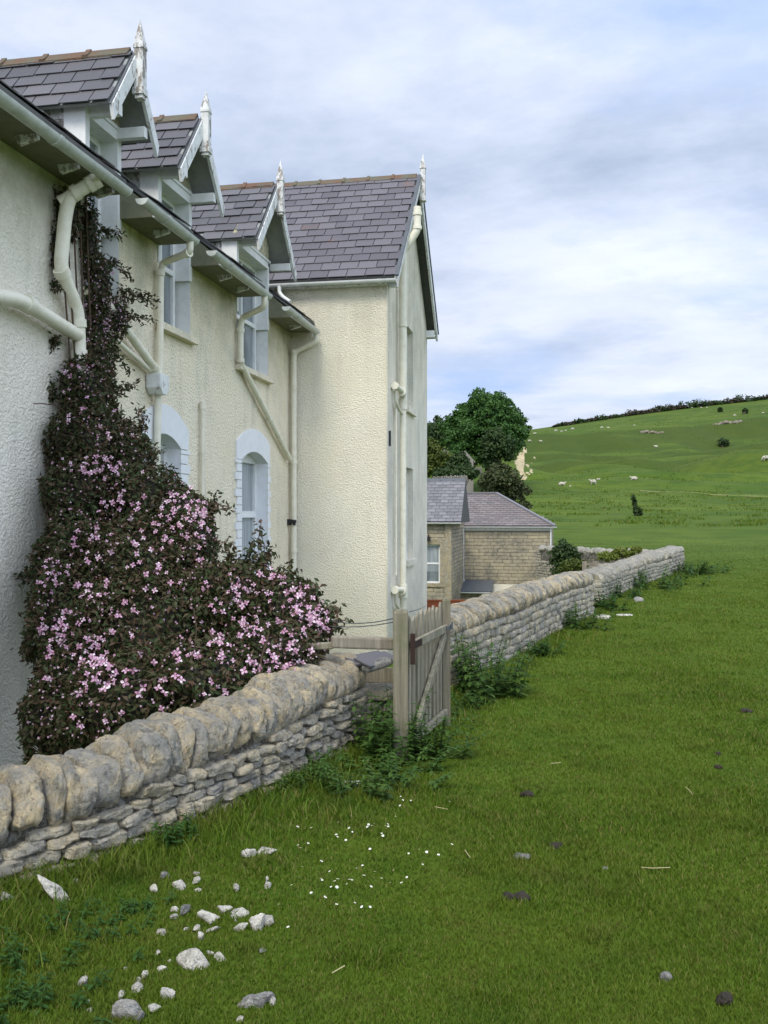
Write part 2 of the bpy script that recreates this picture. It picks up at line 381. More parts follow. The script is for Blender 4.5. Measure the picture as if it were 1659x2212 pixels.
# colour zones: near turf, hillside, rough banks with slope shading painted into their growth colour
near = t.mix(t.ramp(t.noise(1.3, 6, .65), [(.35,0.),(.65,1.)]), (.062,.112,.010), (.108,.152,.016))
near = t.mix(t.math('MULTIPLY', t.noise(9, 5, .7), .6), near, (.038,.078,.008))
far = t.mix(t.ramp(t.noise(.06, 10, .72), [(.40,0.),(.60,1.)]), (.054,.096,.012), (.094,.134,.018))
far = t.mix(t.math('MULTIPLY', t.ramp(t.noise(.35, 8, .72, vec=t.map((.6,1.6,1))), [(.47,0.),(.62,1.)]), .8), far, (.042,.078,.013))
far = t.mix(t.math('MULTIPLY', t.ramp(t.noise(1.1, 6, .7, vec=t.map((.35,1.2,1))), [(.60,0.),(.66,1.)]), .75), far, (.030,.055,.014))
sy = t.sep()
dep = t.math('SUBTRACT', t.math('MULTIPLY', sy[1], CT), t.math('MULTIPLY', sy[0], ST))
c = t.mix(t.math('MULTIPLY', t.math('SUBTRACT', dep, 14.), .04, True), near, far)
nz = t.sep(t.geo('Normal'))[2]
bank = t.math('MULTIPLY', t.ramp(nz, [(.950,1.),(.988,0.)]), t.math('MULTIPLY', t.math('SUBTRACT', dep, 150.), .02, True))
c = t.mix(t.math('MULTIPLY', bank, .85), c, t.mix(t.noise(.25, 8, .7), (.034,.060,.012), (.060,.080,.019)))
atn = t.n.new('ShaderNodeAttribute'); atn.attribute_name = 'bare'
bf = t.ramp(t.math('ADD', atn.outputs['Fac'], t.math('MULTIPLY', t.math('SUBTRACT', t.noise(.9, 6, .7), .5), .45)), [(.30, 0.), (.52, 1.)])
c = t.mix(bf, c, t.mix(t.ramp(t.noise(.9, 6, .7), [(.4,0.),(.62,1.)]), (.33,.27,.155), (.44,.37,.24)))
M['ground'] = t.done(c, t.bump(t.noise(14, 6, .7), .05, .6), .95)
t.b.inputs['Specular IOR Level'].default_value = .1
ground = np_mesh('ground', V, Fq, M['ground'], smooth=True)
tag(ground, kind='structure')

bare = np.zeros(len(GX.ravel()))
for pts_, wd in ((((1131,1036),(1124,1014),(1122,998),(1127,982),(1136,968)), (.2,.35,.75,.45,.2)), (((1128,1036),(1146,1022),(1143,1006),(1153,992),(1156,984)), (.12,.16,.14,.16,.12))):
    hp_ = [hill(x, y)[0] for x, y in pts_]
    for k in range(len(hp_)-1):
        p_, q_ = hp_[k], hp_[k+1]; dx, dy = q_.x-p_.x, q_.y-p_.y; LL = dx*dx+dy*dy
        tt = np.clip(((GX.ravel()-p_.x)*dx + (GY.ravel()-p_.y)*dy)/LL, 0, 1)
        dist = np.hypot(GX.ravel()-p_.x-tt*dx, GY.ravel()-p_.y-tt*dy); ww = wd[k]*(1-tt)+wd[k+1]*tt
        bare = np.maximum(bare, smooth(ww*2.6, ww*.2, dist))
at_ = ground.data.attributes.new('bare', 'FLOAT', 'POINT'); at_.data.foreach_set('value', bare.astype(np.float32))
# paths worn on the hill (thin sheets following the terrain)
def ribbon(name, pts, w, m, lift=.06, n=60):
    P = []
    for k in range(len(pts)-1):
        for s in range(n):
            f = s/n; P.append(Vector(pts[k]).lerp(Vector(pts[k+1]), f))
    P.append(Vector(pts[-1])); vs = []; fs = []
    for k, p in enumerate(P):
        d = (P[min(k+1, len(P)-1)] - P[max(k-1, 0)]); d.z = 0; d.normalize(); s = Vector((-d.y, d.x, 0))
        wk = w*(.6 + .8*float(vnoise(p.x, p.y, .25, 8)))
        for e in (-1, -.33, .33, 1):
            qv = p + s*(e*wk/2); vs.append((qv.x, qv.y, T(qv.x, qv.y) + lift*(1 if abs(e) < .5 else .3)))
    for k in range(len(P)-1):
        for e in range(3): fs.append((k*4+e, k*4+e+1, k*4+5+e, k*4+4+e))
    mb = MB(); mb.add(vs, fs); return tag(mb.build(name, m, smooth=True), kind='structure')
t = NT('bare_trodden_earth')
M['track'] = t.done(t.mix(t.ramp(t.noise(.8, 6, .7), [(.4,0.),(.62,1.)]), (.42,.33,.20), (.52,.43,.29)), None, .95)
t = NT('faint_trodden_grass')
M['faint'] = t.done(t.mix(t.ramp(t.noise(1.2, 6, .7, vec=t.map((.4,1.5,1))), [(.42,0.),(.6,1.)]), (.105,.15,.03), (.20,.20,.075)), None, .95)
pp = [hill(x, y)[0] for x, y in ((1385,1061),(1450,1064),(1540,1070),(1659,1074),(1760,1082))]
ribbon('footpath', pp, .5, M['faint'], .10)
def patch(name, outline, m, lift, ang_n=40):
    pts = [hill(x, y)[0] for x, y in outline]; c_ = sum(pts, Vector())/len(pts)
    vs = [(c_.x, c_.y, T(c_.x, c_.y)+lift)]; fs = []; ring = []
    n = len(pts)
    for k in range(n):
        for s in range(6):
            p = pts[k].lerp(pts[(k+1) % n], s/6); ring.append(p + (p-c_)*((rnd.random()-.5)*.08))
    K = len(ring); L = 7
    for l in range(1, L+1):
        for p in ring:
            qv = c_.lerp(p, l/L); vs.append((qv.x, qv.y, T(qv.x, qv.y)+lift*(1 if l < L else .1)))
    for k in range(K): fs.append((0, 1+k, 1+(k+1) % K))
    for l in range(L-1):
        for k in range(K): fs.append((1+l*K+k, 1+(l+1)*K+k, 1+(l+1)*K+(k+1) % K, 1+l*K+(k+1) % K))
    mb = MB(); mb.add(vs, fs); return tag(mb.build(name, m, smooth=True), kind='structure')

# ---------------------------------------------------------------- grass blades
def blades(name, n, bmin, bmax, hfun, wk, seed, m, region=None, fade=True):
    g = np.random.RandomState(seed)
    b = bmin*(bmax/bmin)**g.rand(n)
    a = (g.rand(n)*2-1)*.50*b + .02*b
    x = a*CT - b*ST; y = a*ST + b*CT
    wx = np.interp(y, WLy, WLx)
    keep = (x > wx - .05) | ((y > 6.7) & (y < 8.2) & (x > -1.25))
    if fade: keep &= g.rand(n) > smooth(16, 52, b)
    if region is not None: keep &= region(x, y, wx, a, b, g)
    x, y, b, wx = x[keep], y[keep], b[keep], wx[keep]; n = len(x)
    h = hfun(x, y, b, wx, g); w = wk*b**.75*(.7+.6*g.rand(n))
    th = g.rand(n)*6.283; ln = h*(.25+.7*g.rand(n)); la = g.rand(n)*6.283
    z_ = terr(x, y)
    dx, dy = np.cos(th)*w/2, np.sin(th)*w/2
    lx, ly = np.cos(la)*ln, np.sin(la)*ln
    P = np.empty((n, 5, 3), np.float32)
    P[:,0] = np.stack([x-dx, y-dy, z_-.004], 1); P[:,1] = np.stack([x+dx, y+dy, z_-.004], 1)
    P[:,2] = np.stack([x+dx*.75+lx*.35, y+dy*.75+ly*.35, z_+h*.6], 1); P[:,3] = np.stack([x-dx*.75+lx*.35, y-dy*.75+ly*.35, z_+h*.6], 1)
    P[:,4] = np.stack([x+lx, y+ly, z_+h], 1)
    base = np.arange(n)[:,None]*5
    tri = np.concatenate([base+np.array([0,1,2]), base+np.array([0,2,3]), base+np.array([3,2,4])], 0)
    o = np_mesh(name, P.reshape(-1,3), tri, m)
    return o
def hturf(x, y, b, wx, g):
    d = x - wx
    h = .008 + .012*g.rand(len(x)) + .020*np.clip(vnoise(x, y, 1.6, 21)-.45, 0, 1)
    h = h + .07*np.clip(vnoise(x, y, 5.5, 41)-.66, 0, 1) + .05*np.clip(vnoise(x, y, .9, 43)-.62, 0, 1)
    edge = np.clip(1 - d/ .5, 0, 1)
    return h + edge**2*.07*g.rand(len(x)) + .09*g.rand(len(x))*smooth(.5, .1, d)*smooth(4.6, 3.6, b)*smooth(.3,.55,vnoise(x,y,2.2,31))
t = NT('grass_blade'); r = t.geo('Random Per Island')
c = t.ramp(r, [(0., (.050,.106,.008)), (.45, (.080,.148,.011)), (.84, (.114,.182,.016)), (.93, (.26,.22,.08)), (1., (.20,.16,.06))])
pat = t.ramp(t.noise(1.1, 5, .62), [(.36,0.),(.66,1.)])
c = t.mix(t.math('MULTIPLY', pat, .6), c, (.120,.158,.016))
c = t.mix(t.math('MULTIPLY', t.ramp(t.noise(2.3, 5, .65), [(.50,0.),(.70,1.)]), .6), c, (.036,.095,.010))
c = t.mix(t.math('MULTIPLY', t.ramp(t.noise(.45, 6, .7), [(.44,0.),(.60,1.)]), .55), c, (.112,.165,.017))
c = t.mix(t.math('MULTIPLY', t.ramp(t.noise(3.8, 6, .75), [(.52,0.),(.68,1.)]), .5), c, (.135,.125,.034))
t.done(c, None, .6); t.b.inputs['Specular IOR Level'].default_value = .15
tr = t.n.new('ShaderNodeBsdfTranslucent'); t.l.new(c, tr.inputs[0])
mx = t.n.new('ShaderNodeMixShader'); mx.inputs[0].default_value = .3
t.l.new(t.b.outputs[0], mx.inputs[1]); t.l.new(tr.outputs[0], mx.inputs[2]); t.l.new(mx.outputs[0], t.n['Material Output'].inputs[0])
M['blade'] = t.m
g1 = blades('grass', 800000, 2.2, 60, hturf, .0017, 5, M['blade'])
tag(g1, 'short green pasture grass covering the slope beside the stone wall', 'grass', kind='stuff')
def h2(x, y, b, wx, g): return .03 + .09*g.rand(len(x))
g2 = blades('long_grass', 150000, 2.2, 30, h2, .0019, 6, M['blade'],
    region=lambda x, y, wx, a, b, g: (x - wx < .08 + .50*g.rand(len(x))**2.6*vnoise(x, y, 1.3, 12)*1.8))
tag(g2, 'longer tufted grass growing along the foot of the stone walls', 'grass', kind='stuff')

g3 = blades('hill_tussocks', 150000, 58, 300, lambda x, y, b, wx, g: .07 + .17*g.rand(len(x)), .0036, 9, M['blade'],
    region=lambda x, y, wx, a, b, g: (vnoise(a, b, .33, 51)*.55 + vnoise(a, b, 1.1, 52)*.45 > .60 + .25*g.rand(len(x)) - .06), fade=False)
tag(g3, 'rough grass tussocks dotted over the hillside pasture', 'grass', kind='stuff')
# ---------------------------------------------------------------- stones
def cube_pts(k):
    """welded subdivided cube"""
    idx = {}; vs = []; fs = []
    def vid(p):
        key = tuple(round(c*1000) for c in p)
        if key not in idx: idx[key] = len(vs); vs.append(p)
        return idx[key]
    for ax in range(3):
        for sg in (-1, 1):
            for i in range(k):
                for j in range(k):
                    qd = []
                    for di, dj in ((0,0),(1,0),(1,1),(0,1)):
                        u = -1+2*(i+di)/k; w = -1+2*(j+dj)/k
                        p = [0,0,0]; p[ax] = sg; p[(ax+1)%3] = u; p[(ax+2)%3] = w; qd.append(vid(tuple(p)))
                    fs.append(tuple(qd if sg > 0 else qd[::-1]))
    return np.array(vs), fs
CUBES = {k: cube_pts(k) for k in (4, 6, 9, 13)}
def stone(mb, mat4, dims, k=6, power=4.0, rough=.10, cuts=5, rs=None, round_top=0, cutd=(.72,.98), slab=False):
    rs = rs or rnd
    P, fs = CUBES[k]; P = P.copy()
    if slab:     # half-round slab standing on edge, thin along its own y
        xz = np.abs(P[:,[0,2]]); Lp = (xz**power).sum(1)**(1/power); f_ = xz.max(1)/np.maximum(Lp, 1e-6)*(1-.17*np.abs(P[:,1])**4)
        P[:,0] *= f_; P[:,2] *= f_
    else: L = (np.abs(P)**power).sum(1)**(1/power); P = P/L[:,None]
    for _ in range(cuts):
        n = np.array([rs.gauss(0,1) for _ in range(3)]); n /= np.linalg.norm(n)
        sup = (P@n).max(); d = sup*rs.uniform(*cutd)
        ex = np.clip(P@n - d, 0, None); P = P - ex[:,None]*n*.92
    P = P*(np.array(dims)/2)
    if round_top:
        hz = dims[2]/2; f = np.clip((P[:,2]+hz)/(2*hz), 0, 1)
        P[:,0] *= 1 - round_top*f**2.5
    s0 = rs.uniform(0, 100); md = min(dims)
    out = []
    for p in P:
        v = Vector(p); q_ = v*(1.6/md)*.6 + Vector((s0, s0*.7, 0))
        nv = noise.noise_vector(q_)*(md*rough) + noise.noise_vector(q_*3.1)*(md*rough*.35)
        if k >= 9: nv += noise.noise_vector(q_*7.3)*(md*rough*.22) + v.normalized()*(-abs(noise.noise(q_*4.6))*md*rough*.8)
        out.append(mat4 @ (v + nv))
    mb.add(out, fs)
def path_sampler(pts):
    pts = [Vector((p[0], p[1], 0)) for p in pts]; L = [0]
    for k in range(len(pts)-1): L.append(L[-1] + (pts[k+1]-pts[k]).length)
    def f(s):
        s = min(max(s, 0), L[-1]-1e-6); k = 0
        while L[k+1] < s: k += 1
        d = (pts[k+1]-pts[k]).normalized()
        # smooth the heading near corners
        return pts[k] + d*(s-L[k]), d
    return f, L[-1]
def drystone(name, label, pts, top, cop, thick, cw, tilt, far=False, k=6, course=(.06,.11), lseg=(.14,.34), seed=1, bothends=True, back=False):
    """pts: front foot line; top(s): wall height; cop: coping height; cw: coping stone widths"""
    rs = random.Random(seed); f, L = path_sampler(pts)
    x0, y0 = pts[0]; root = empty(name, (pts[0][0], pts[0][1], T(*pts[0])), label, 'wall')
    core = MB(); n = max(2, int(L/.3)); ring = []
    for i_ in range(n+1):
        s = L*i_/n; p, d = f(s); nrm = Vector((d.y, -d.x, 0)); z0 = T(p.x, p.y)-.7; z1 = T(p.x, p.y)+top(s)-cop*.55
        a_ = p - nrm*.055; b_ = p - nrm*(thick-.055)
        ring.append([(a_.x,a_.y,z0),(a_.x,a_.y,z1),(b_.x,b_.y,z1),(b_.x,b_.y,z0)])
    vs = [v for r_ in ring for v in r_]; fs = [(0,3,2,1), tuple(4*n+c_ for c_ in (0,1,2,3))]
    for i_ in range(n):
        for c_ in range(4): fs.append((4*i_+c_, 4*i_+(c_+1)%4, 4*i_+4+(c_+1)%4, 4*i_+4+c_))
    core.add(vs, fs); core.build('rubble_core', M['core'], root)
    st = MB()
    def course_line(side):
        z = -.06; row = 0
        while True:
            h = rs.uniform(*course)
            s = -rs.uniform(0, .1); done_ = True
            while s < L:
                w = rs.uniform(*lseg); sm = s + w/2; p, d = f(sm); nrm = Vector((d.y, -d.x, 0))
                if z + h*.5 < top(min(max(sm,0),L)) - cop + .03:
                    done_ = False
                    dep = rs.uniform(.16,.22); c_ = p - nrm*(dep/2 - rs.uniform(-.012,.02) if side > 0 else thick - dep/2)
                    if sm < L+.02 and sm > -.05:
                        mt = Matrix.Translation((c_.x, c_.y, T(p.x,p.y)+z+h/2)) @ Matrix.Rotation(math.atan2(d.y, d.x)+rs.uniform(-.06,.06), 4, 'Z') @ Matrix.Rotation(rs.uniform(-.05,.05), 4, 'Y')
                        stone(st, mt, (w*1.0, dep, h*1.02), 4 if far else min(k, 9), 6, .10 if k < 9 else .20, 4 if k < 9 else 7, rs, cutd=(.8,.99) if k < 9 else (.72,.98))
                s += w*.99
            z += h*.96; row += 1
            if done_ or row > 26: break
    course_line(1)
    if back: course_line(-1)
    # end faces
    for s_end, sg in ((0, -1), (L, 1)):
        if not bothends and sg < 0: continue
        p, d = f(s_end); nrm = Vector((d.y, -d.x, 0)); z = -.06
        while z < top(s_end) - cop:
            h = rs.uniform(*course); w0 = 0
            while w0 < thick-.05:
                w = min(rs.uniform(.14,.28), thick - w0 + .02); c_ = p - nrm*(w0+w/2) + d*sg*(-.05)
                mt = Matrix.Translation((c_.x, c_.y, T(p.x,p.y)+z+h/2)) @ Matrix.Rotation(math.atan2(nrm.y, nrm.x), 4, 'Z')
                stone(st, mt, (w, .2, h*1.02), 4, 6, .1, 4, rs, cutd=(.8,.99)); w0 += w
            z += h*.96
    st.build('stone_courses', M['far_stones' if far else 'stones'], root, smooth='auto')
    cp = MB(); s = .0
    while s < L:
        w = rs.uniform(*cw); sm = s + w/2; p, d = f(sm); nrm = Vector((d.y, -d.x, 0))
        hh = cop*rs.uniform(.9, 1.14); th_ = thick*rs.uniform(.98, 1.1)
        c_ = p - nrm*(thick/2)
        mt = Matrix.Translation((c_.x, c_.y, T(p.x,p.y)+top(min(sm,L))-cop/2+(hh-cop)*.4)) @ Matrix.Rotation(math.atan2(d.y, d.x)+rs.uniform(-.07,.07), 4, 'Z') \
            @ Matrix.Rotation(tilt+rs.uniform(-.12,.12), 4, 'Y') @ Matrix.Rotation(math.pi/2, 4, 'Z')
        stone(cp, mt, (th_, w*(1.04 if not far else 1.08), hh*1.08), 4 if (far and L > 8) else max(k,6), 2.5, .15, 9, rs, round_top=.10, cutd=(.73,.98), slab=True)
        s += w
    cp.build('coping', M['far_coping' if far else 'coping'], root, smooth='auto')
    return root
def gxy(px, py): p = on_z(px, py, 0); return (p.x, p.y)
def tophgt(tab):
    return lambda s: float(np.interp(s, [a for a, b in tab], [b for a, b in tab]))
w1 = [gxy(0,1925), gxy(200,1868), gxy(330,1815), gxy(600,1708), gxy(700,1655), gxy(800,1606)]
d0 = Vector((w1[1][0]-w1[0][0], w1[1][1]-w1[0][1])).normalized()
w1 = [(w1[0][0]-d0.x*2.2, w1[0][1]-d0.y*2.2)] + w1
w1p = path_sampler(w1)
drystone('drystone_wall', 'low limestone garden wall with big rounded coping stones, ending at the clematis and gate', w1, tophgt([(0,.42),(2.2,.42),(2.7,.48),(3.2,.51),(3.9,.55),(4.6,.60),(5.3,.62)]), .275, .40, (.07,.17), .22, seed=4, k=13, course=(.045,.075), lseg=(.09,.24))
w2 = [gxy(978,1492), gxy(1050,1456), gxy(1120,1420), gxy(1180,1385), gxy(1240,1350), gxy(1284,1330)]
drystone('drystone_wall', 'middle stretch of stone wall running uphill from the wooden gate, with slanted thin coping', w2, tophgt([(0,.67),(2,.71),(4,.71),(7,.70)]), .24, .38, (.045,.095), -.5, seed=9, k=4, course=(.05,.10), lseg=(.10,.26))
w3 = [gxy(1302,1302), gxy(1350,1280), gxy(1410,1258), gxy(1478,1233)]
drystone('drystone_wall', 'far stretch of stone wall ending in a squared corner on the open grass', w3, tophgt([(0,.58),(4,.60),(9,.68)]), .22, .45, (.10,.2), -.2, far=True, seed=12, k=4, back=False)
p3 = w3[-1]
w4 = [(p3[0]-.4, p3[1]+.25), at(1370,1200,29.5)[:2], at(1250,1206,31)[:2], at(1160,1206,33)[:2]]
w4 = [(p[0], p[1]) for p in w4][::-1]
drystone('drystone_wall', 'furthest wall running back left from the corner behind the yellow-green shrub', w4, (lambda f4: (lambda s: max(.5, .46 - T(*f4[0](s)[0][:2]))))(path_sampler(w4)), .22, .45, (.12,.22), 0, far=True, seed=15, k=4)

# ---------------------------------------------------------------- the white house
XW = -4.4            # long wall plane
XG = -2.79           # gable wall plane of the wing
YW = on_x(628, 1110, XW).y     # wing front wall
YE = on_x(923, 1110, XG).y     # far corner of wing
ZE = 4.695           # eaves
ZB = -.9
PITCH = .745
house = empty('white_house', (XW, YW, -.5), 'cream rendered house with slate roofs, three gabled dormers and a projecting wing', 'house')
def strip_wall(a0, a1, z0, ztop, openings, place):
    """openings: (a0,a1,zs,zfun); place(a,z)->xyz"""
    xs = {a0, a1}
    for o0, o1, zs, zf in openings:
        for k in range(9): xs.add(o0 + (o1-o0)*k/8)
    xs = sorted(x for x in xs if a0 <= x <= a1); mb = MB()
    for k in range(len(xs)-1):
        l, r_ = xs[k], xs[k+1]; m_ = (l+r_)/2
        op = sorted([o for o in openings if o[0] < m_ < o[1]], key=lambda o: o[2])
        zl = z0; zr = z0
        for o in op:
            if o[2] > zl: mb.add([place(l, zl), place(r_, zr), place(r_, o[2]), place(l, o[2])], [(0,1,2,3)])
            zl, zr = o[3](l), o[3](r_)
        tl, tr_ = ztop(l), ztop(r_)
        if tl > zl + 1e-3: mb.add([place(l, zl), place(r_, zr), place(r_, tr_), place(l, tl)], [(0,1,2,3)])
    return mb
def arch(a0, a1, zs, rise):
    c_ = (a0+a1)/2; h = (a1-a0)/2
    return lambda a: zs + rise*(1-((a-c_)/h)**2)
# ground-floor arched windows and dormer windows (positions along the wall)
def uy(px, x=XW): return on_x(px, 1000, x).y
DORM = []
for (fl, fr, ap, jl, jr, tip, sb, pb, yap, yf, sill) in (
        (240, 335, 293, 186, 257, 45, 110, 217, 112, (222, 300), 640),
        (388, 478, 435, 343, 411, 195, 245, 338, 252, (362, 436), 714),
        (556, 636, 598, 512, 579, 345, 392, 465, 398, (515, 582), 803)):
    xo = -4.08
    DORM.append(dict(y0=uy(fl, xo), y1=uy(fr, xo), yc=uy(ap, xo), za=on_x(ap, yap, xo).z,
        zf=(on_x(fl, yf[0], xo).z + on_x(fr, yf[1], xo).z)/2, j0=uy(jl), j1=uy(jr), tip=on_x(ap, tip, xo).z,
        sb=on_x(ap, sb, xo).z, pb=on_x(ap, pb, xo).z, xo=xo, zs=on_x((jl+jr)/2, sill, XW).z))
GW = [dict(y0=uy(520), y1=uy(576), s0=uy(507), s1=uy(583)), dict(y0=uy(352)-.42, y1=uy(388), s0=uy(352)-.6, s1=uy(408))]
for g_ in GW: g_['zs'] = .55; g_['zt'] = 2.36; g_['rise'] = .14
for d_ in DORM: d_['zh'] = d_['zf'] - .06
ops = [(d_['j0'], d_['j1'], d_['zs'], (lambda v: (lambda a: v))(ZE+.3)) for d_ in DORM] + [(g_['y0'], g_['y1'], g_['zs'], arch(g_['y0'], g_['y1'], g_['zt'], g_['rise'])) for g_ in GW]
place = lambda a, z: (XW, a, z)
YS = uy(238)   # where the paler near render meets the far render
strip_wall(-6, YS, ZB, lambda a: ZE+.2, ops, place).build('wall', M['render_near'], house)
strip_wall(YS, YW, ZB, lambda a: ZE+.2, ops, place).build('wall', M['render_main'], house)
# wing
mb = MB(); mb.add([(XW, YW, ZB), (XG, YW, ZB), (XG, YW, 5.5), (XW, YW, 5.5), (XW-1.5, YW, 4.9), (XW-1.5, YW, 6.2)], [(0,1,2,3)])
mb.f.append((0,3,5,4)); mb.build('wing_wall', M['render_wing'], house)
YR = (YW+YE)/2
ZR = on_y(900, 380, YR).z
EV = on_x(858, 597, -2.6)            # gutter end
ZWE = EV.z
slope = (ZR - ZWE)/(YR - (YW-.16))
gz = lambda a: min(ZR-.12, ZR-.12 - slope*abs(a-YR))
gops = [(YR-.42, YR+.42, 3.55, lambda a: 5.05), (YR-.42, YR+.42, .75, lambda a: 2.45)]
sw = strip_wall(YW, YE, ZB, gz, gops + [(YR-.001, YR+.001, 99, lambda a: 99)], lambda a, z: (XG, a, z))
sw.build('gable_wall', M['render_gable'], house)
# smooth corner margin
mb = MB(); mb.box(XG-.002, XG+.018, YW-.012, YW+.42, ZB, ZWE-.05); mb.build('corner_margin', M['render_gable'], house)
for (zs, zt) in ((3.55, 5.05), (.75, 2.45)):
    mb = MB(); mb.box(XG-.16, XG-.11, YR-.42, YR+.42, zs, zs+.07); mb.box(XG-.16, XG-.11, YR-.42, YR+.42, zt-.07, zt)
    mb.box(XG-.16, XG-.11, YR-.42, YR-.35, zs+.07, zt-.07); mb.box(XG-.16, XG-.11, YR+.35, YR+.42, zs+.07, zt-.07); mb.box(XG-.16, XG-.11, YR-.35, YR+.35, (zs+zt)/2-.03, (zs+zt)/2+.03)
    wn = mb.build('window_frame', M['white'], house)
    MB().box(XG-.15, XG-.14, YR-.35, YR+.35, zs+.07, zt-.07).build('pane', M['glass'], wn)
    m2 = MB(); m2.box(XG-.2, XG-.002, YR-.46, YR-.42, zs-.04, zt+.04); m2.box(XG-.2, XG-.002, YR+.42, YR+.46, zs-.04, zt+.04); m2.box(XG-.2, XG-.002, YR-.42, YR+.42, zt, zt+.04); m2.build('reveal', M['render_gable'], wn)
    MB().box(XG-.16, XG+.07, YR-.50, YR+.50, zs-.1, zs).build('window_sill', M['render_gable'], wn)
# back mass of the house, so it is closed
mb = MB(); mb.add([(XW-7, -6, ZB), (XW-7, YE, ZB), (XG, YE, ZB), (XG, YE, ZWE), (XW-7, YE, ZE), (XW-7, -6, ZE)], [(0,1,4,5), (1,2,3,4)])
mb.build('back_wall', M['render_main'], house)
# ------ slates
def slates(mb, o, ux, uv, nrm, W, L, sw, gauge, clip=None, jit=.006, seed=3, off=0, tw=1.0):
    """rows up the slope from the eave o; ux along eave, uv up slope"""
    rs = random.Random(seed); rows = int(L/gauge)+1
    for r_ in range(rows):
        s = -(off + (.5*sw if r_ % 2 else 0)); v0 = r_*gauge
        while s < W:
            w = sw; a0 = max(s, 0); a1 = min(s+w-.012, W)
            if a1-a0 > .04:
                lift = rs.uniform(0, jit); dv = rs.uniform(-.007, .007); ln = gauge*1.28 if v0+gauge*1.28 < L else max(L-v0, .05)
                if not (clip and clip(o + ux*((a0+a1)/2) + uv*(v0+gauge*.5))):
                    th = .009
                    p = [o+ux*a0+uv*(v0+dv)+nrm*(.018+lift), o+ux*a1+uv*(v0+dv)+nrm*(.018+lift+rs.uniform(-.003,.003)), o+ux*a1+uv*(v0+ln)+nrm*.004, o+ux*a0+uv*(v0+ln)+nrm*.004]
                    mb.add(p + [x_+nrm*th for x_ in p], [(3,2,1,0),(4,5,6,7),(0,1,5,4),(1,2,6,5),(2,3,7,6),(3,0,4,7)])
            s += w
    return mb
def ridge_tiles(mb, p, q, zc, step=.30, half=.13, ang=.8, collar=True):
    p = Vector(p); q = Vector(q); d = q-p; n = max(1, round(d.length/step)); d.normalize(); s = d.cross(Vector((0,0,1)))
    for k in range(n):
        for (a0, a1, g_) in ((k*step+.004, (k+1)*step-.004, 0), ((k+1)*step-.045, (k+1)*step+.01, .018)):
            if g_ and not collar: continue
            A = p + d*a0; B = p + d*a1; prof = [(-half-g_*.5, -half*ang), (-half*.45, -half*.25), (0, .025), (half*.45, -half*.25), (half+g_*.5, -half*ang)]
            vs = []
            for c_ in (A, B):
                for (u_, w_) in prof: vs.append(c_ + s*u_ + Vector((0,0,w_+g_+.02)))
                for (u_, w_) in prof[::-1]: vs.append(c_ + s*u_*.9 + Vector((0,0,w_+g_-.008)))
            m_ = 10; fs = [tuple(range(m_-1,-1,-1)), tuple(range(m_,2*m_))] + [(i_,(i_+1)%m_,m_+(i_+1)%m_,m_+i_) for i_ in range(m_)]
            mb.add(vs, fs)
    return mb
# main roof
xe = -4.0; ux = Vector((0,1,0)); uv = Vector((-1,0,PITCH)).normalized(); nm = Vector((PITCH,0,1)).normalized()
zmain = lambda x: ZE + .02 + PITCH*(xe - x)
def in_dormer(p): return any(d_['j0']-.02 < p.y < d_['j1']+.02 and p.x > XW-1.1 for d_ in DORM)
def clip_main(p): return in_dormer(p) or (p.y > YW-.05 and p.x > -5.0)
mb = slates(MB(), Vector((xe, -6, ZE+.02)), ux, uv, nm, YE+6, 4.7, .30, .23, clip_main, .012, 5)
roof = mb.build('main_roof', M['slate2'], house)
ub = MB(); ys = [-6] + sum([[d_['j0'], d_['j1']] for d_ in DORM], []) + [YW-.03]
for k in range(0, len(ys), 2):
    a0, a1 = ys[k], ys[k+1]
    ub.poly([(xe+.01, a0, zmain(xe)-.045), (xe+.01, a0, zmain(xe)-.005), (-7.9, a0, zmain(-7.9)-.005), (-7.9, a0, zmain(-7.9)-.045)], (0, a1-a0, 0))
for k in range(1, len(ys)-1, 2):
    a0, a1 = ys[k]+.001, ys[k+1]-.001
    ub.poly([(-5.3, a0, zmain(-5.3)-.045), (-5.3, a0, zmain(-5.3)-.007), (-7.9, a0, zmain(-7.9)-.007), (-7.9, a0, zmain(-7.9)-.045)], (0, a1-a0, 0))
ub.poly([(-5.0, YW-.029, zmain(-5.0)-.045), (-5.0, YW-.029, zmain(-5.0)-.006), (-7.9, YW-.029, zmain(-7.9)-.006), (-7.9, YW-.029, zmain(-7.9)-.045)], (0, YE-YW, 0))
ub.poly([(-7.9, -6, zmain(-7.9)-.05), (-7.9, -6, zmain(-7.9)-.01), (-11.6, -6, ZE-.01), (-11.6, -6, ZE-.05)], (0, YE+6, 0))
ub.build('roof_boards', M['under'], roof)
ridge_tiles(MB(), (-7.9, -6, zmain(-7.9)+.01), (-7.9, YR, zmain(-7.9)+.01), 0, .45).build('ridge_tiles', M['ridge'], roof)
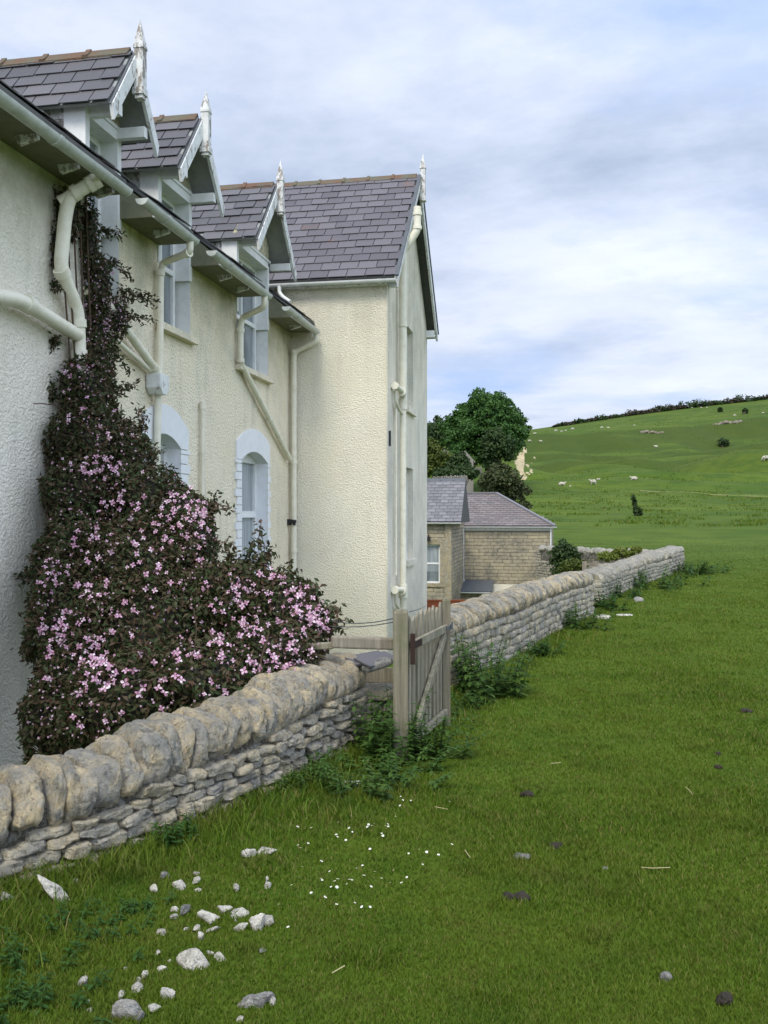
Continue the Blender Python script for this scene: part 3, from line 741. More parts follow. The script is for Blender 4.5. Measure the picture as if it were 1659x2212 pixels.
# fascia with visible rafter feet
fb = MB(); ub_ = MB()
for k in range(0, len(ys), 2):
    a0, a1 = ys[k], ys[k+1]
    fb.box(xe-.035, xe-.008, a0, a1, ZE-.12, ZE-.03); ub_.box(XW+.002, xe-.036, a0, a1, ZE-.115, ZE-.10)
for k in range(0, len(ys), 2):
    for a0 in (ys[k], ys[k+1]-.02):
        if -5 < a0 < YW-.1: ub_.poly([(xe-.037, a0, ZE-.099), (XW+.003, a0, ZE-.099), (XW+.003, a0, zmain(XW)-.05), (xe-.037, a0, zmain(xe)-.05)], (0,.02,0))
fb.build('fascia', M['white'], house); ub_.build('soffit', M['shade_board'], house)  # soffit and its end boards carry the eave shade in their colour
y = .4
while y < YW-.1:
    if not any(d_['j0']-.1 < y < d_['j1']+.1 for d_ in DORM): MB().poly([(XW+.20,y,ZE-.19),(XW+.17,y,ZE-.1151),(xe-.04,y,ZE-.1151),(xe-.04,y,ZE-.15)],(0,.05,0)).build('rafter_foot', M['peel'], house)
    y += .62
# gutters: stepped runs, half round with stop ends
def gutter(p, q, r=.062, stop0=True, stop1=True, slant=0):
    p = Vector(p); q = Vector(q); d = (q-p).normalized(); s = d.cross(Vector((0,0,1))).normalized(); mb = MB(); n = 12; vs = []
    for c_ in (p, q):
        for rad in (r, r-.007):
            rng = range(n+1) if rad == r else range(n, -1, -1)
            for k in rng:
                a = math.pi*k/n; vs.append(c_ + s*math.cos(a)*rad - Vector((0,0,1))*math.sin(a)*rad)
    m_ = 2*(n+1); fs = [(i_,(i_+1)%m_,m_+(i_+1)%m_,m_+i_) for i_ in range(m_)] + [tuple(range(m_-1,-1,-1)), tuple(range(m_,2*m_))]
    mb.add(vs, fs)
    for c_, on, sg in ((p, stop0, 1), (q, stop1, -1)):
        if on:
            pl = [c_ + d*sg*.004 + s*math.cos(math.pi*k/n)*(r+.004) - Vector((0,0,1))*math.sin(math.pi*k/n)*(r+.004) for k in range(n+1)]
            mb.poly(pl, d*sg*.012)
    Lg = (q-p).length; x_ = .5
    while x_ < Lg-.1:     # union clips
        A = p + d*x_; prof = [A + s*math.cos(math.pi*k/n)*(r+.009) - Vector((0,0,1))*math.sin(math.pi*k/n)*(r+.009) for k in range(n+1)]
        mb.poly(prof + [A + s*math.cos(math.pi*k/n)*(r+.001) - Vector((0,0,1))*math.sin(math.pi*k/n)*(r+.001) for k in range(n,-1,-1)], d*.05)
        x_ += 1.35
    return mb
XT = -3.925; ZG = on_x(413, 512, XT).z
def gy(px): return min(uy(px, XT), YW-.03)
for (a, b_, s0) in ((None, 274, False), (306, 420, True), (457, 580, True), (618, 684, True)):
    y0 = -6 if a is None else gy(a)
    gutter((XT, y0, ZG+.02), (XT, gy(b_), ZG-.01), .062, s0, True).build('gutter', M['gutter'], house, smooth='auto')
# ------ dormers
for di, D in enumerate(DORM):
    y0, y1, yc, za, zf, xo, j0, j1 = D['y0'], D['y1'], D['yc'], D['za'], D['zf'], D['xo'], D['j0'], D['j1']
    yc = (y0+y1)/2*.5 + yc*.5
    cm = MB()   # cheeks: lapped weatherboards both sides
    dm = None
    for yy, sg in ((j0, -1), (j1, 1)):
        z_ = ZE+.12; 
        while z_ < zf+.24:
            zt = min(z_+.13, zf+.26, za - (za-zf)/((y1-y0)/2)*abs(yy+sg*.022-yc) - .09)
            if zt < z_+.02: break
            xb = XW - max(0, (zt - ZE)/PITCH) - .35
            cm.poly([(XW+.0, yy, z_), (XW+.0, yy+sg*.022, z_), (XW+.0, yy+sg*.006, zt), (XW+.0, yy, zt)], (xb-XW, 0, 0)); z_ += .128
    dm = cm.build('dormer', M['peel'], house)
    fr = MB()   # corner posts + head
    zt = min(zf+.22, za - (za-zf)/((y1-y0)/2)*max(abs(j0-.03-yc), abs(j1+.03-yc)) - .07)
    for yy, sg in ((j0, 1), (j1, -1)):
        fr.box(XW-.21, XW+.012, yy-sg*.03, yy+sg*.05, D['zs']+.0 if False else ZE-.30, zt)
    fr.box(XW-.20, XW+.02, j0+.05, j1-.05, D['zh'], D['zh']+.10)
    fr.box(XW-.02, XW+.035, j0-.036, j1+.036, D['zh']+.101, D['zh']+.135)
    fr.build('window_surround', M['white'], dm)
    # gable front above the window
    zs_ = D['zh']+.136; apz = za-.08; k_ = (za-zf)/((y1-y0)/2)
    zz = lambda yy: za - .06 - k_*abs(yy-yc)
    ys_ = [j0-.027, yc, j1+.027]
    mbf = MB(); mbf.poly([(XW+.004, ys_[0], zs_), (XW+.004, ys_[2], zs_), (XW+.004, ys_[2], max(zz(ys_[2]), zs_+.02)), (XW+.004, yc, zz(yc)), (XW+.004, ys_[0], max(zz(ys_[0]), zs_+.02))], (-.05, 0, 0))
    mbf.build('gable_front', M['render_main'], dm)
    # reveals of the lower opening
    for yy, sg in ((j0, -1), (j1, 1)): MB().box(XW-.30, XW-.001, yy, yy+sg*.05, D['zs']-.02, ZE-.302).build('reveal', M['white'], dm)
    wf = MB(); xg = XW-.20; a0, a1, b0, b1 = j0+.05, j1-.05, D['zs'], D['zh']
    if True:
        f_ = .06
        wf.box(xg-.03, xg+.03, a0, a0+f_, b0, b1); wf.box(xg-.03, xg+.03, a1-f_, a1, b0, b1)
        mid = b0 + (b1-b0)*.47
        for zz_ in (b0, mid-.03, b1-f_): wf.box(xg-.031, xg+.031, a0+f_, a1-f_, zz_, zz_+f_)
        wf.box(xg-.02, xg+.032, (a0+a1)/2-.02, (a0+a1)/2+.02, mid+.031, b1-f_)
    w_ = wf.build('window_frame', M['white'], dm)
    gl = MB().box(xg-.012, xg-.004, a0+f_, a1-f_, b0+f_, b1-f_).build('pane', M['glass'], dm)
    MB().box(XW-.2, XW+.09, j0-.07, j1+.07, D['zs']-.075, D['zs']).build('window_sill', M['render_main'], dm)
    # roof slopes
    for sg, yf in ((-1, y0), (1, y1)):
        hw = abs(yf-yc); up = Vector((0, -sg*hw, za-zf)); L = up.length; up.normalize()
        nrm = Vector((0, sg*(za-zf), hw)).normalized()
        W = 2.25
        o = Vector((xo-.012, yf, zf)) - up*.02
        sl = slates(MB(), o, Vector((-1,0,0)), up, nrm, W, L+.01, .30, .185, lambda p: p.z < zmain(p.x)-.06, .012, 20+di*2+sg, off=.1)
        rs_ = sl.build('dormer_roof', M['slate2'], dm)
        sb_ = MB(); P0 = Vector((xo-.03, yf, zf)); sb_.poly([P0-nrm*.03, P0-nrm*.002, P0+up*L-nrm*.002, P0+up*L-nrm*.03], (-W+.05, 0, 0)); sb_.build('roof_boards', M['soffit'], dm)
        # bargeboard
        bb_ = MB(); dep = .19
        A = Vector((xo+.0, yf, zf)) - up*.05; B = Vector((xo+.0, yc, za))
        dn = Vector((0,0,-dep))
        bb_.poly([A+nrm*.0, B+nrm*.0-Vector((0,0,.0)), B+dn*1.15, A+dn*.95+up*.06], (.035,0,0))
        bb_.build('bargeboard', M['barge'], dm)
        cap = MB(); cap.poly([A+nrm*.003-up*.01, B+nrm*.003, B+nrm*.010, A+nrm*.010-up*.01], (.022,0,0)); cap.build('verge_capping', M['lead'], dm)
        # purlin end and soffit bearer
        pu = MB(); pu.box(XW+.006, xo-.004, yf-sg*.20-.035, yf-sg*.20+.035, zf-.05, zf+.055); pu.build('wall_plate', M['white'], dm)
    rt = ridge_tiles(MB(), (xo-.04, yc, za+.0), (xo-2.2, yc, za+.0), 0, .46, .085, .85).build('ridge_tiles', M['ridge'], dm)
    fm = MB(); xf = xo+.058; w0 = .052
    fm.box(xf-.045, xf+.045, yc-.045, yc+.045, D['pb']+.10, D['sb'])
    fm.box(xf-.056, xf+.056, yc-.056, yc+.056, D['pb']+.035, D['pb']+.10)
    fm.box(xf-.04, xf+.04, yc-.04, yc+.04, D['pb'], D['pb']+.035)
    fm.box(xf-.052, xf+.052, yc-.052, yc+.052, D['sb'], D['sb']+.025)
    b_ = D['sb']+.0255; fm.add([(xf-w0,yc-w0,b_),(xf+w0,yc-w0,b_),(xf+w0,yc+w0,b_),(xf-w0,yc+w0,b_),(xf,yc,D['tip'])], [(3,2,1,0),(0,1,4),(1,2,4),(2,3,4),(3,0,4)])
    fm.build('finial', M['peel'], dm)
# ------ wing roof
ye0 = YW-.16; upn = Vector((0, YR-ye0, ZR-ZWE)); Ln = upn.length; upn.normalize(); nn = Vector((0, -(ZR-ZWE), YR-ye0)).normalized()
xv = -2.62
sl = slates(MB(), Vector((xv, ye0, ZWE)), Vector((-1,0,0)), upn, nn, 5.3, Ln, .31, .232, None, .008, 41, off=.12)
wr = sl.build('wing_roof', M['slate'], house)
up2 = Vector((0, -(YR-ye0), ZR-ZWE)).normalized(); n2 = Vector((0, ZR-ZWE, YR-ye0)).normalized(); yf2 = 2*YR-ye0
slates(MB(), Vector((xv, yf2, ZWE)), Vector((-1,0,0)), up2, n2, 5.3, Ln, .31, .232, None, .008, 42).build('wing_roof', M['slate'], house)
m_ = MB()
m_.poly([Vector((xv-.02, ye0, ZWE))-nn*.04, Vector((xv-.02, ye0, ZWE))-nn*.002, Vector((xv-.02, YR, ZR))-nn*.002, Vector((xv-.02, YR, ZR))-nn*.04], (-5.2,0,0))
m_.poly([Vector((xv-.02, yf2, ZWE))-n2*.04, Vector((xv-.02, yf2, ZWE))-n2*.003, Vector((xv-.02, YR, ZR))-n2*.003, Vector((xv-.02, YR, ZR))-n2*.04], (-5.2,0,0))
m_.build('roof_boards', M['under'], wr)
ridge_tiles(MB(), (xv-.02, YR, ZR), (xv-5.2, YR, ZR), 0, .47, .11, .8).build('ridge_tiles', M['ridge'], wr)
for sg, yy, up_, n_ in ((-1, ye0, upn, nn), (1, yf2, up2, n2)):
    A = Vector((xv, yy, ZWE))-up_*.02; B = Vector((xv, YR, ZR)); b1_ = MB()
    b1_.poly([A-n_*.004, B-n_*.004, B+Vector((0,0,-.24)), A+Vector((0,0,-.19))+up_*.06], (.04,0,0)); b1_.build('bargeboard', M['barge'], wr)
    MB().poly([A+n_*.001, B+n_*.001, B+n_*.03, A+n_*.03], (.06,0,0)).build('verge_capping', M['lead'], wr)
    MB().box(XG+.002, xv-.002, yy-sg*.26-.04, yy-sg*.26+.04, ZWE-.12, ZWE+.02).build('wall_plate', M['white'], wr)
fm = MB(); xf = xv+.085; zt = on_y(904, 330, YR).z; zb_ = on_y(904, 366, YR).z
fm.box(xf-.045, xf+.045, YR-.045, YR+.045, zb_-.55, zb_); fm.box(xf-.055, xf+.055, YR-.055, YR+.055, zb_-.6, zb_-.55)
w0 = .055; b_ = zb_+.001; fm.add([(xf-w0,YR-w0,b_),(xf+w0,YR-w0,b_),(xf+w0,YR+w0,b_),(xf-w0,YR+w0,b_),(xf,YR,zt)], [(3,2,1,0),(0,1,4),(1,2,4),(2,3,4),(3,0,4)])
fm.build('finial', M['peel'], wr)
gutter((-4.75, ye0-.02, ZWE-.055), (xv+.02, ye0-.02, ZWE-.06), .05, True, True).build('gutter', M['white'], wr, smooth='auto')
MB().box(XW-.3, XG, ye0+.03, YW-.001, ZWE-.12, ZWE-.085).build('soffit', M['barge'], wr)
gutter((xv-.3, yf2+.02, ZWE-.05), (xv+.02, yf2+.02, ZWE-.05), .05, True, True).build('gutter', M['white'], wr, smooth='auto')
# ------ arched ground windows
for gi, g_ in enumerate(GW):
    y0, y1, zs, zt, ri = g_['y0'], g_['y1'], g_['zs'], g_['zt'], g_['rise']; n = 14
    sm = MB(); top = arch(y0, y1, zt, ri)
    bw0 = y0-g_['s0']; bw1 = g_['s1']-y1
    # toothed jamb blocks and arch ring, 20 mm proud
    z_ = zs-.2; k = 0
    while z_ < zt-.02:
        z2 = min(z_+.115, zt)
        ex = .06 if k % 2 else 0
        sm.box(XW+.001, XW+.022, y0-bw0-ex+.06, y0-.001, z_, z2-.010); sm.box(XW+.001, XW+.022, y1+.001, y1+bw1+ex-.06, z_, z2-.010)
        z_ = z2; k += 1
    cy_ = (y0+y1)/2; s0_, s1_ = y0-bw0+.05, y1+bw1-.05
    inn = [(y0+(y1-y0)*q_/n, top(y0+(y1-y0)*q_/n)) for q_ in range(n+1)]
    outz = lambda yy: zt+.27+.20*(1-((yy-cy_)/((s1_-s0_)/2))**2)
    grid = sorted([s0_, s1_] + [a for a, b in inn])
    for A, B in zip(grid[:-1], grid[1:]):
        lo_ = (lambda q: zt if q <= y0+1e-5 or q >= y1-1e-5 else top(q))
        sm.poly([(XW+.001, A, lo_(A)), (XW+.001, B, lo_(B)), (XW+.001, B, outz(B)), (XW+.001, A, outz(A))], (.021,0,0))
    arc = sm.build('arched_window', M['surround'], house)
    rv = MB(); dpt = .26
    rv.box(XW-dpt, XW-.001, y0-.04, y0, zs, zt); rv.box(XW-dpt, XW-.001, y1, y1+.04, zs, zt)
    for q_ in range(n):
        A, B = inn[q_], inn[q_+1]; rv.poly([(XW-.001,A[0],A[1]),(XW-.001,B[0],B[1]),(XW-.001,B[0],B[1]+.03),(XW-.001,A[0],A[1]+.03)], (-dpt,0,0))
    rv.build('reveal', M['surround'], arc)
    xg = XW-.19; wf = MB(); f_ = .065; mid = 1.60
    wf.box(xg-.04, xg+.03, y0, y0+f_, zs, zt+.08); wf.box(xg-.04, xg+.03, y1-f_, y1, zs, zt+.08)
    wf.box(xg-.04, xg+.031, y0+f_, y1-f_, zt-.01, zt+ri+.02); wf.box(xg-.04, xg+.032, y0+f_, y1-f_, mid-.03, mid+.04); wf.box(xg-.04, xg+.031, y0+f_, y1-f_, zs, zs+f_)
    wf.box(xg-.02, xg+.05, y0+f_, y1-f_, mid-.055, mid-.031)
    wf.build('window_frame', M['white'], arc)
    MB().box(xg-.02, xg-.01, y0+f_, y1-f_, zs+f_, zt-.01).build('pane', M['glass2'], arc)
    MB().box(XW-.2, XW+.09, y0-.08, y1+.08, zs-.09, zs).build('window_sill', M['surround'], arc)
# ------ pipes
def bend(pts, r=.12, n=5):
    pts = [Vector(p) for p in pts]; out = [pts[0]]
    for k in range(1, len(pts)-1):
        a = pts[k-1]-pts[k]; b = pts[k+1]-pts[k]; q = min(r, a.length*.45, b.length*.45)
        A = pts[k]+a.normalized()*q; B = pts[k]+b.normalized()*q
        for i_ in range(n+1):
            t_ = i_/n; out.append(A*(1-t_)**2 + pts[k]*2*t_*(1-t_) + B*t_*t_)
    return out + [pts[-1]]
def collar(mb, p, q, r, f, L=.07, ex=.012):
    p = Vector(p); q = Vector(q); c_ = p.lerp(q, f); d = (q-p).normalized()
    mb.tube([c_-d*L/2, c_+d*L/2], r+ex, 14)
def wp(px, py, off=.09): return on_x(px, py, XW+off)
# soil and vent pipe with open top near the camera
r0 = .060
a_ = wp(140,455,.12); openend = on_y(214, 386, wp(150,440,.12).y)
mb = MB()
e1 = on_y(150, 424, a_.y)
pts = bend([openend, e1+Vector((.0,0,.0)), wp(141,470,.12), wp(131,580,.12), wp(168,668,.12), wp(172,745,.12), wp(172,1000,.12), wp(168,1500,.12)], .1)
mb.tube(pts, r0, 16, caps=False); 
d_ = (e1-openend).normalized()
for f in (.0, .12, .42): mb.tube([openend+d_*(f*.5), openend+d_*(f*.5+.055)], r0+.012, 16, caps=False)
mb.tube([openend+d_*.01, openend+d_*.4], r0-.01, 16, caps=False)
collar(mb, wp(131,580,.12), wp(168,668,.12), r0, .1); collar(mb, wp(168,668,.12), wp(172,745,.12), r0, .4); collar(mb, wp(172,745,.12), wp(172,1000,.12), r0, .1, .12)
tag(mb.build('soil_pipe', M['pipe'], house, smooth='auto'), 'thick vent pipe with an open top wrapped by clematis')
mb = MB(); l0 = wp(-60,632,.12); l1 = wp(45,648,.12); l2 = wp(168,725,.12)
mb.tube(bend([l0, l1, l2], .2), .062, 16); collar(mb, l1, l2, .062, .12, .08); collar(mb, l0, l1, .062, .1, .08); mb.build('branch_pipe', M['pipe'], house, smooth='auto')
# outlet 2 with hopper
mb = MB(); r1 = .038
o2 = Vector((XT, gy(411), ZG-.05)); k2 = Vector((XT, gy(411), ZG-.17)); 
mb.tube(bend([o2, k2, wp(352,568,.07), wp(347,600,.07), wp(346,815,.07)], .06), r1, 12); collar(mb, wp(347,575,.07), wp(347,600,.07), r1, .6, .06); collar(mb, k2, wp(352,568,.07), r1, .08, .06)
mb.tube([wp(342,850,.07), wp(340,960,.07), wp(338,1300,.07)], r1, 12)
mb.build('downpipe', M['pipe'], house, smooth='auto')
mb = MB(); h0 = wp(342,815,.10); 
mb.poly([(h0.x-.09, h0.y-.11, h0.z+.03), (h0.x-.09, h0.y+.11, h0.z+.03), (h0.x-.09, h0.y+.11, h0.z-.12), (h0.x-.09, h0.y+.045, h0.z-.19), (h0.x-.09, h0.y-.045, h0.z-.19), (h0.x-.09, h0.y-.11, h0.z-.12)], (.17,0,0))
mb.build('rainwater_hopper', M['barge'], house, bevel=.008)
mb = MB(); mb.tube([wp(205,620,.10), wp(342,806,.10)], .045, 12); mb.tube([wp(225,712,.07), wp(332,806,.07)], .026, 10); collar(mb, wp(205,620,.1), wp(342,806,.1), .045, .93, .06)
mb.build('waste_pipe', M['pipe'], house, smooth='auto')
# outlet 3
mb = MB(); o3 = Vector((XT, gy(572), ZG-.05)); k3 = Vector((XT, gy(572), ZG-.20))
mb.tube(bend([o3, k3, wp(524,686,.07), wp(520,706,.07), wp(520,783,.07), wp(627,992,.07)], .07), .042, 12)
collar(mb, wp(520,706,.07), wp(520,783,.07), .042, .1, .06); collar(mb, wp(520,706,.07), wp(520,783,.07), .042, .95, .06); collar(mb, wp(520,783,.07), wp(627,992,.07), .042, .55, .07)
mb.build('downpipe', M['pipe'], house, smooth='auto')
# outlet 4 down the inner corner
mb = MB(); yk = YW-.10; o4 = Vector((XT, YW-.12, ZG-.05)); k4 = Vector((XT, YW-.12, ZG-.17))
mb.tube(bend([o4, k4, Vector((XW+.09, yk, on_x(634,760,XW+.09).z)), Vector((XW+.09, yk, on_x(632,790,XW+.09).z)), Vector((XW+.09, yk, -.4))], .07), .045, 12)
for zz_ in (on_x(632,765,XW).z, 2.45, 1.0): mb.tube([(XW+.09, yk, zz_-.03), (XW+.09, yk, zz_+.03)], .058, 12)
mb.build('downpipe', M['pipe'], house, smooth='auto')
mb = MB(); mb.tube([wp(438,872,.05), wp(438,1095,.05), wp(438,1200,.05)], .022, 10); mb.tube([wp(438,868,.05), wp(438,884,.05)], .034, 10); mb.tube([wp(438,975,.05), wp(438,981,.05)], .03, 10)
mb.build('vent_pipe', M['pipe'], house, smooth='auto')
mb = MB(); lp = wp(622,1128,.0); mb.box(XW+.002, XW+.05, lp.y-.04, lp.y+.04, lp.z-.05, lp.z+.05); mb.box(XW+.051, XW+.14, lp.y-.03, lp.y+.03, lp.z-.01, lp.z+.04); mb.box(XW+.09, XW+.13, lp.y-.02, lp.y+.02, lp.z-.05, lp.z-.011)
mb.build('wall_lamp', M['black'], house)
# wing soil stack
xs_ = XG+.11; py_ = on_x(871, 900, xs_).y
Pz = lambda y_: on_x(871, y_, xs_).z
mb = MB(); topx = on_y(902, 470, py_).x
mb.tube(bend([(topx, py_, on_y(902,447,py_).z), (topx, py_, on_y(902,497,py_).z), (xs_, py_, Pz(545)), (xs_, py_, Pz(870))], .08), .066, 16)
for zz_ in (on_y(902,462,py_).z, on_y(902,492,py_).z): mb.tube([(topx, py_, zz_-.03), (topx, py_, zz_+.03)], .08, 16)
mb.tube([(xs_, py_, Pz(860)), (xs_, py_, -.3)], .058, 16)
mb.tube([(xs_, py_, Pz(700)), (xs_, py_, Pz(707))], .078, 16); mb.tube([(xs_, py_, Pz(862)), (xs_, py_, Pz(885))], .075, 16); mb.tube([(xs_, py_, Pz(1262)), (xs_, py_, Pz(1292))], .08, 16)
sp = mb.build('soil_pipe', M['pipe'], house, smooth='auto')
mb = MB()
for zc in (Pz(850), Pz(1275)):
    mb.tube(bend([(XG+.02, py_-.55, zc+.05), (xs_-.02, py_-.5, zc+.05), (xs_+.02, py_-.1, zc+.01), (xs_, py_, zc-.12)], .06), .045, 12)
    mb.tube([(xs_-.03, py_-.64, zc+.05), (xs_-.03, py_-.5, zc+.05)], .062, 14); mb.tube([(xs_+.01, py_-.20, zc+.0), (xs_+.01, py_-.12, zc-.01)], .07, 14)
    mb.tube(bend([(xs_-.04, py_-.50, zc-.02), (xs_-.04, py_-.45, zc-.2), (xs_-.02, py_-.2, zc-.32), (xs_, py_, zc-.36)], .05), .026, 10)
mb.tube([(XG+.05, py_-.33, Pz(880)), (XG+.05, py_-.33, Pz(1240))], .019, 10)
mb.build('pipe_junction', M['pipe'], sp, smooth='auto')
# short pipe from wing gutter on to the main roof
mb = MB(); q0 = on_y(604,614,ye0-.03); mb.tube(bend([q0, on_y(604,632,ye0-.03), on_y(612,642,ye0-.05), on_y(627,652,ye0-.1)], .04), .032, 10); mb.build('downpipe', M['white'], house, smooth='auto')
mb = MB(); c0 = Vector((XG+.02, YW-.01, on_y(835,945,YW).z)); mb.box(c0.x+.0, c0.x+.03, c0.y+.12, c0.y+.15, c0.z-.13, c0.z+.12); mb.build('wall_tie', M['black'], house)

# ---------------------------------------------------------------- clematis
base = on_x(150, 1560, XW+.3)
clem = empty('clematis', (base.x, base.y, T(base.x, base.y)), 'huge clematis with pink flowers and bronze leaves sprawling up the white house wall', 'climbing plant')
EL = [(140,465,8.3,34,50,.14),(190,515,8.65,24,80,.10),(122,540,8.15,18,60,.06),(212,620,8.72,30,75,.12),(250,685,9.05,26,44,.09),(212,700,8.75,26,55,.12),(205,785,8.6,40,70,.2),
 (192,860,8.3,54,85,.28),(195,960,8.15,82,85,.38),(262,985,8.4,62,70,.35),(180,1080,8.0,75,110,.45),(300,1095,8.2,95,90,.45),(392,1122,8.2,62,58,.45),(165,1215,7.7,82,120,.45),
 (300,1240,7.6,140,120,.55),(420,1190,7.8,45,85,.45),(160,1350,7.3,92,140,.45),(330,1400,7.0,170,160,.55),(510,1310,7.2,120,98,.45),(600,1330,7.0,85,92,.4),(655,1370,6.7,56,62,.3),
 (560,1430,6.3,130,85,.35),(170,1490,6.7,85,150,.4),(300,1530,6.0,160,120,.4),(450,1480,6.0,150,100,.35),(120,1560,6.4,60,110,.3)]
ells = []
for (px, py, b, rx, ry, rd) in EL:
    c_ = at(px, py, b); k_ = b/F
    ells.append((np.array(c_), rx*k_, ry*k_, rd))
ax = np.array([CT, ST, 0]); ay = np.array([-ST, CT, 0]); az = np.array([0,0,1.])
def ell_local(P, e):
    d = P - e[0]; return np.stack([d@ax/e[1], d@ay/e[3], d@az/e[2]], -1)
cand = []; cn = []
area = np.array([e[1]*e[2]+e[1]*e[3]+e[2]*e[3] for e in ells]); tot = 64000
for e, ar in zip(ells, area):
    n = int(tot*ar/area.sum()*1.6); d = nr.normal(size=(n,3)); d /= np.linalg.norm(d,axis=1)[:,None]
    lump = 1 + .16*(vnoise(d[:,0]*3+e[0][0]*5, d[:,2]*3+e[0][2]*5, 1.0, 3)-.5)*2
    rad = lump*(.80 + .26*nr.rand(n)**.7)
    L_ = d*rad[:,None]; P = e[0] + np.outer(L_[:,0]*e[1], ax) + np.outer(L_[:,1]*e[3], ay) + np.outer(L_[:,2]*e[2], az)
    cand.append(P); N_ = np.outer(d[:,0]/e[1], ax)+np.outer(d[:,1]/e[3], ay)+np.outer(d[:,2]/e[2], az); cn.append(N_/np.linalg.norm(N_,axis=1)[:,None])
P = np.concatenate(cand); N_ = np.concatenate(cn)
inside = np.zeros(len(P), int)
for e in ells: inside += (np.linalg.norm(ell_local(P, e), axis=1) < .74)
ok = (inside == 0) & (P[:,0] > XW+.02) & (P[:,2] > -.5)
# leave out the far side nobody can see
toc_ = np.array([0,0,EYE]) - P; toc_ /= np.linalg.norm(toc_,axis=1)[:,None]
ok &= ((N_*toc_).sum(1) > -.55)
P = P[ok]; N_ = N_[ok]
# loose trails
TR = [((150,430),(60,400),8.2),((130,470),(80,480),8.2),((120,520),(55,525),8.15),((215,500),(262,505),9.0),((230,560),(285,600),9.1),((255,620),(335,660),9.3),((260,650),(325,640),9.3),((270,680),(330,690),9.5),
 ((240,740),(275,800),9),((250,850),(290,830),8.6),((330,1040),(410,1060),8.3),((450,1100),(500,1097),8.3),((440,1130),(470,1060),8.3),((520,1230),(545,1180),7.3),((560,1235),(590,1195),7.2),((600,1250),(640,1235),7.1),
 ((500,1220),(480,1185),7.3),((700,1350),(745,1352),6.6),((690,1330),(725,1318),6.6),((80,1240),(50,1260),7.6),((110,1000),(95,960),8.0),((120,730),(95,760),8.1),((110,870),(100,830),8.1),((90,1290),(55,1330),7.5),((75,1420),(48,1400),7.3),
 ((640,1290),(690,1280),6.9),((570,1225),(560,1150),7.2),((300,960),(345,975),8.4),((310,930),(300,880),8.5),((130,620),(80,640),8.1)]
vin = MB(); tp = []
for (p0, p1, b) in TR:
    A = at(*p0, b); B = at(*p1, b+rnd.uniform(-.05,.05)); 
    for rep in range(2):
        mid = (A+B)/2 + Vector((rnd.uniform(-.04,.06), rnd.uniform(-.05,.05), rnd.uniform(-.02,.1))); pts = []
        B2 = B + Vector((rnd.uniform(-.05,.05), rnd.uniform(-.05,.05), rnd.uniform(-.08,.08)))*rep
        for k in range(9):
            t_ = k/8; q_ = A*(1-t_)**2 + mid*2*t_*(1-t_) + B2*t_*t_; pts.append(q_)
            if k > 0:
                for _ in range(4 if k > 2 else 12): tp.append(q_ + Vector([rnd.gauss(0,.022) for _ in range(3)]))
        vin.tube(pts, .003, 4)
for _ in range(46):     # bare woody stems
    e = rnd.choice(EL[6:]); A = at(e[0]+rnd.uniform(-.9,.9)*e[3], e[1]+rnd.uniform(-.9,.9)*e[4], e[2]-e[5]*.6); pts = [A]
    d = Vector((rnd.uniform(-.4,.5), rnd.uniform(-.5,.3), rnd.uniform(-.6,.6)))
    for k in range(7): d += Vector([rnd.gauss(0,.2) for _ in range(3)])*.5; pts.append(pts[-1]+d*.07)
    vin.tube(pts, rnd.uniform(.003,.006), 5)
for k in range(5):
    pts = [on_x(140+k*12, 1500, XW+.12), on_x(150+k*10, 1100, XW+.14), on_x(150+k*11+rnd.uniform(-10,10), 800, XW+.12), on_x(135+k*14, 560, XW+.10), on_x(130+k*14, 420, XW+.08)]
    vin.tube(bend(pts, .4), .008, 6)
vin.build('stems', M['vine'], clem)
tp = np.array([tuple(v) for v in tp])
def leaves_mesh(P, N_, size, aspect=.42, up=.35, seed=1, spread=.9, fold=.12, size_var=.5):
    g = np.random.RandomState(seed); n = len(P)
    Nn = N_ + g.normal(size=(n,3))*spread + np.array([0,0,up]); Nn /= np.linalg.norm(Nn,axis=1)[:,None]
    d = g.normal(size=(n,3)) + np.array([0,0,-.35]); d -= (d*Nn).sum(1)[:,None]*Nn; d /= np.linalg.norm(d,axis=1)[:,None]
    s = np.cross(Nn, d); L_ = size*(1-size_var/2+size_var*g.rand(n))[:,None]
    V = np.empty((n,4,3)); V[:,0] = P; V[:,1] = P + d*L_*.45 + s*L_*aspect*.5 + Nn*L_*fold; V[:,2] = P + d*L_; V[:,3] = P + d*L_*.45 - s*L_*aspect*.5 + Nn*L_*fold
    b = np.arange(n)[:,None]*4
    return V.reshape(-1,3), np.concatenate([b+np.array([0,1,2]), b+np.array([0,2,3])],0)
allP = np.concatenate([P, tp]); allN = np.concatenate([N_, np.tile(np.array([.5,-.6,.4]), (len(tp),1))])
V, Fc = leaves_mesh(allP, allN, .052, .42, .3, 4)
np_mesh('foliage', V, Fc, M['clem_leaf'], clem, origin=wloc(clem))
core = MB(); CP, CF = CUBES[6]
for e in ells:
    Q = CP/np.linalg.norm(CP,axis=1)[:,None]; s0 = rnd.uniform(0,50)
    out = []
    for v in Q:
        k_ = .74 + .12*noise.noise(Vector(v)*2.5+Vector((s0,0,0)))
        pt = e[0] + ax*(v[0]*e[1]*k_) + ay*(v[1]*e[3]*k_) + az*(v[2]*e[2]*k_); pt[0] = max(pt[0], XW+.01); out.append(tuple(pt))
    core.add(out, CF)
core.build('inner_growth', M['clem_core'], clem, smooth=True)
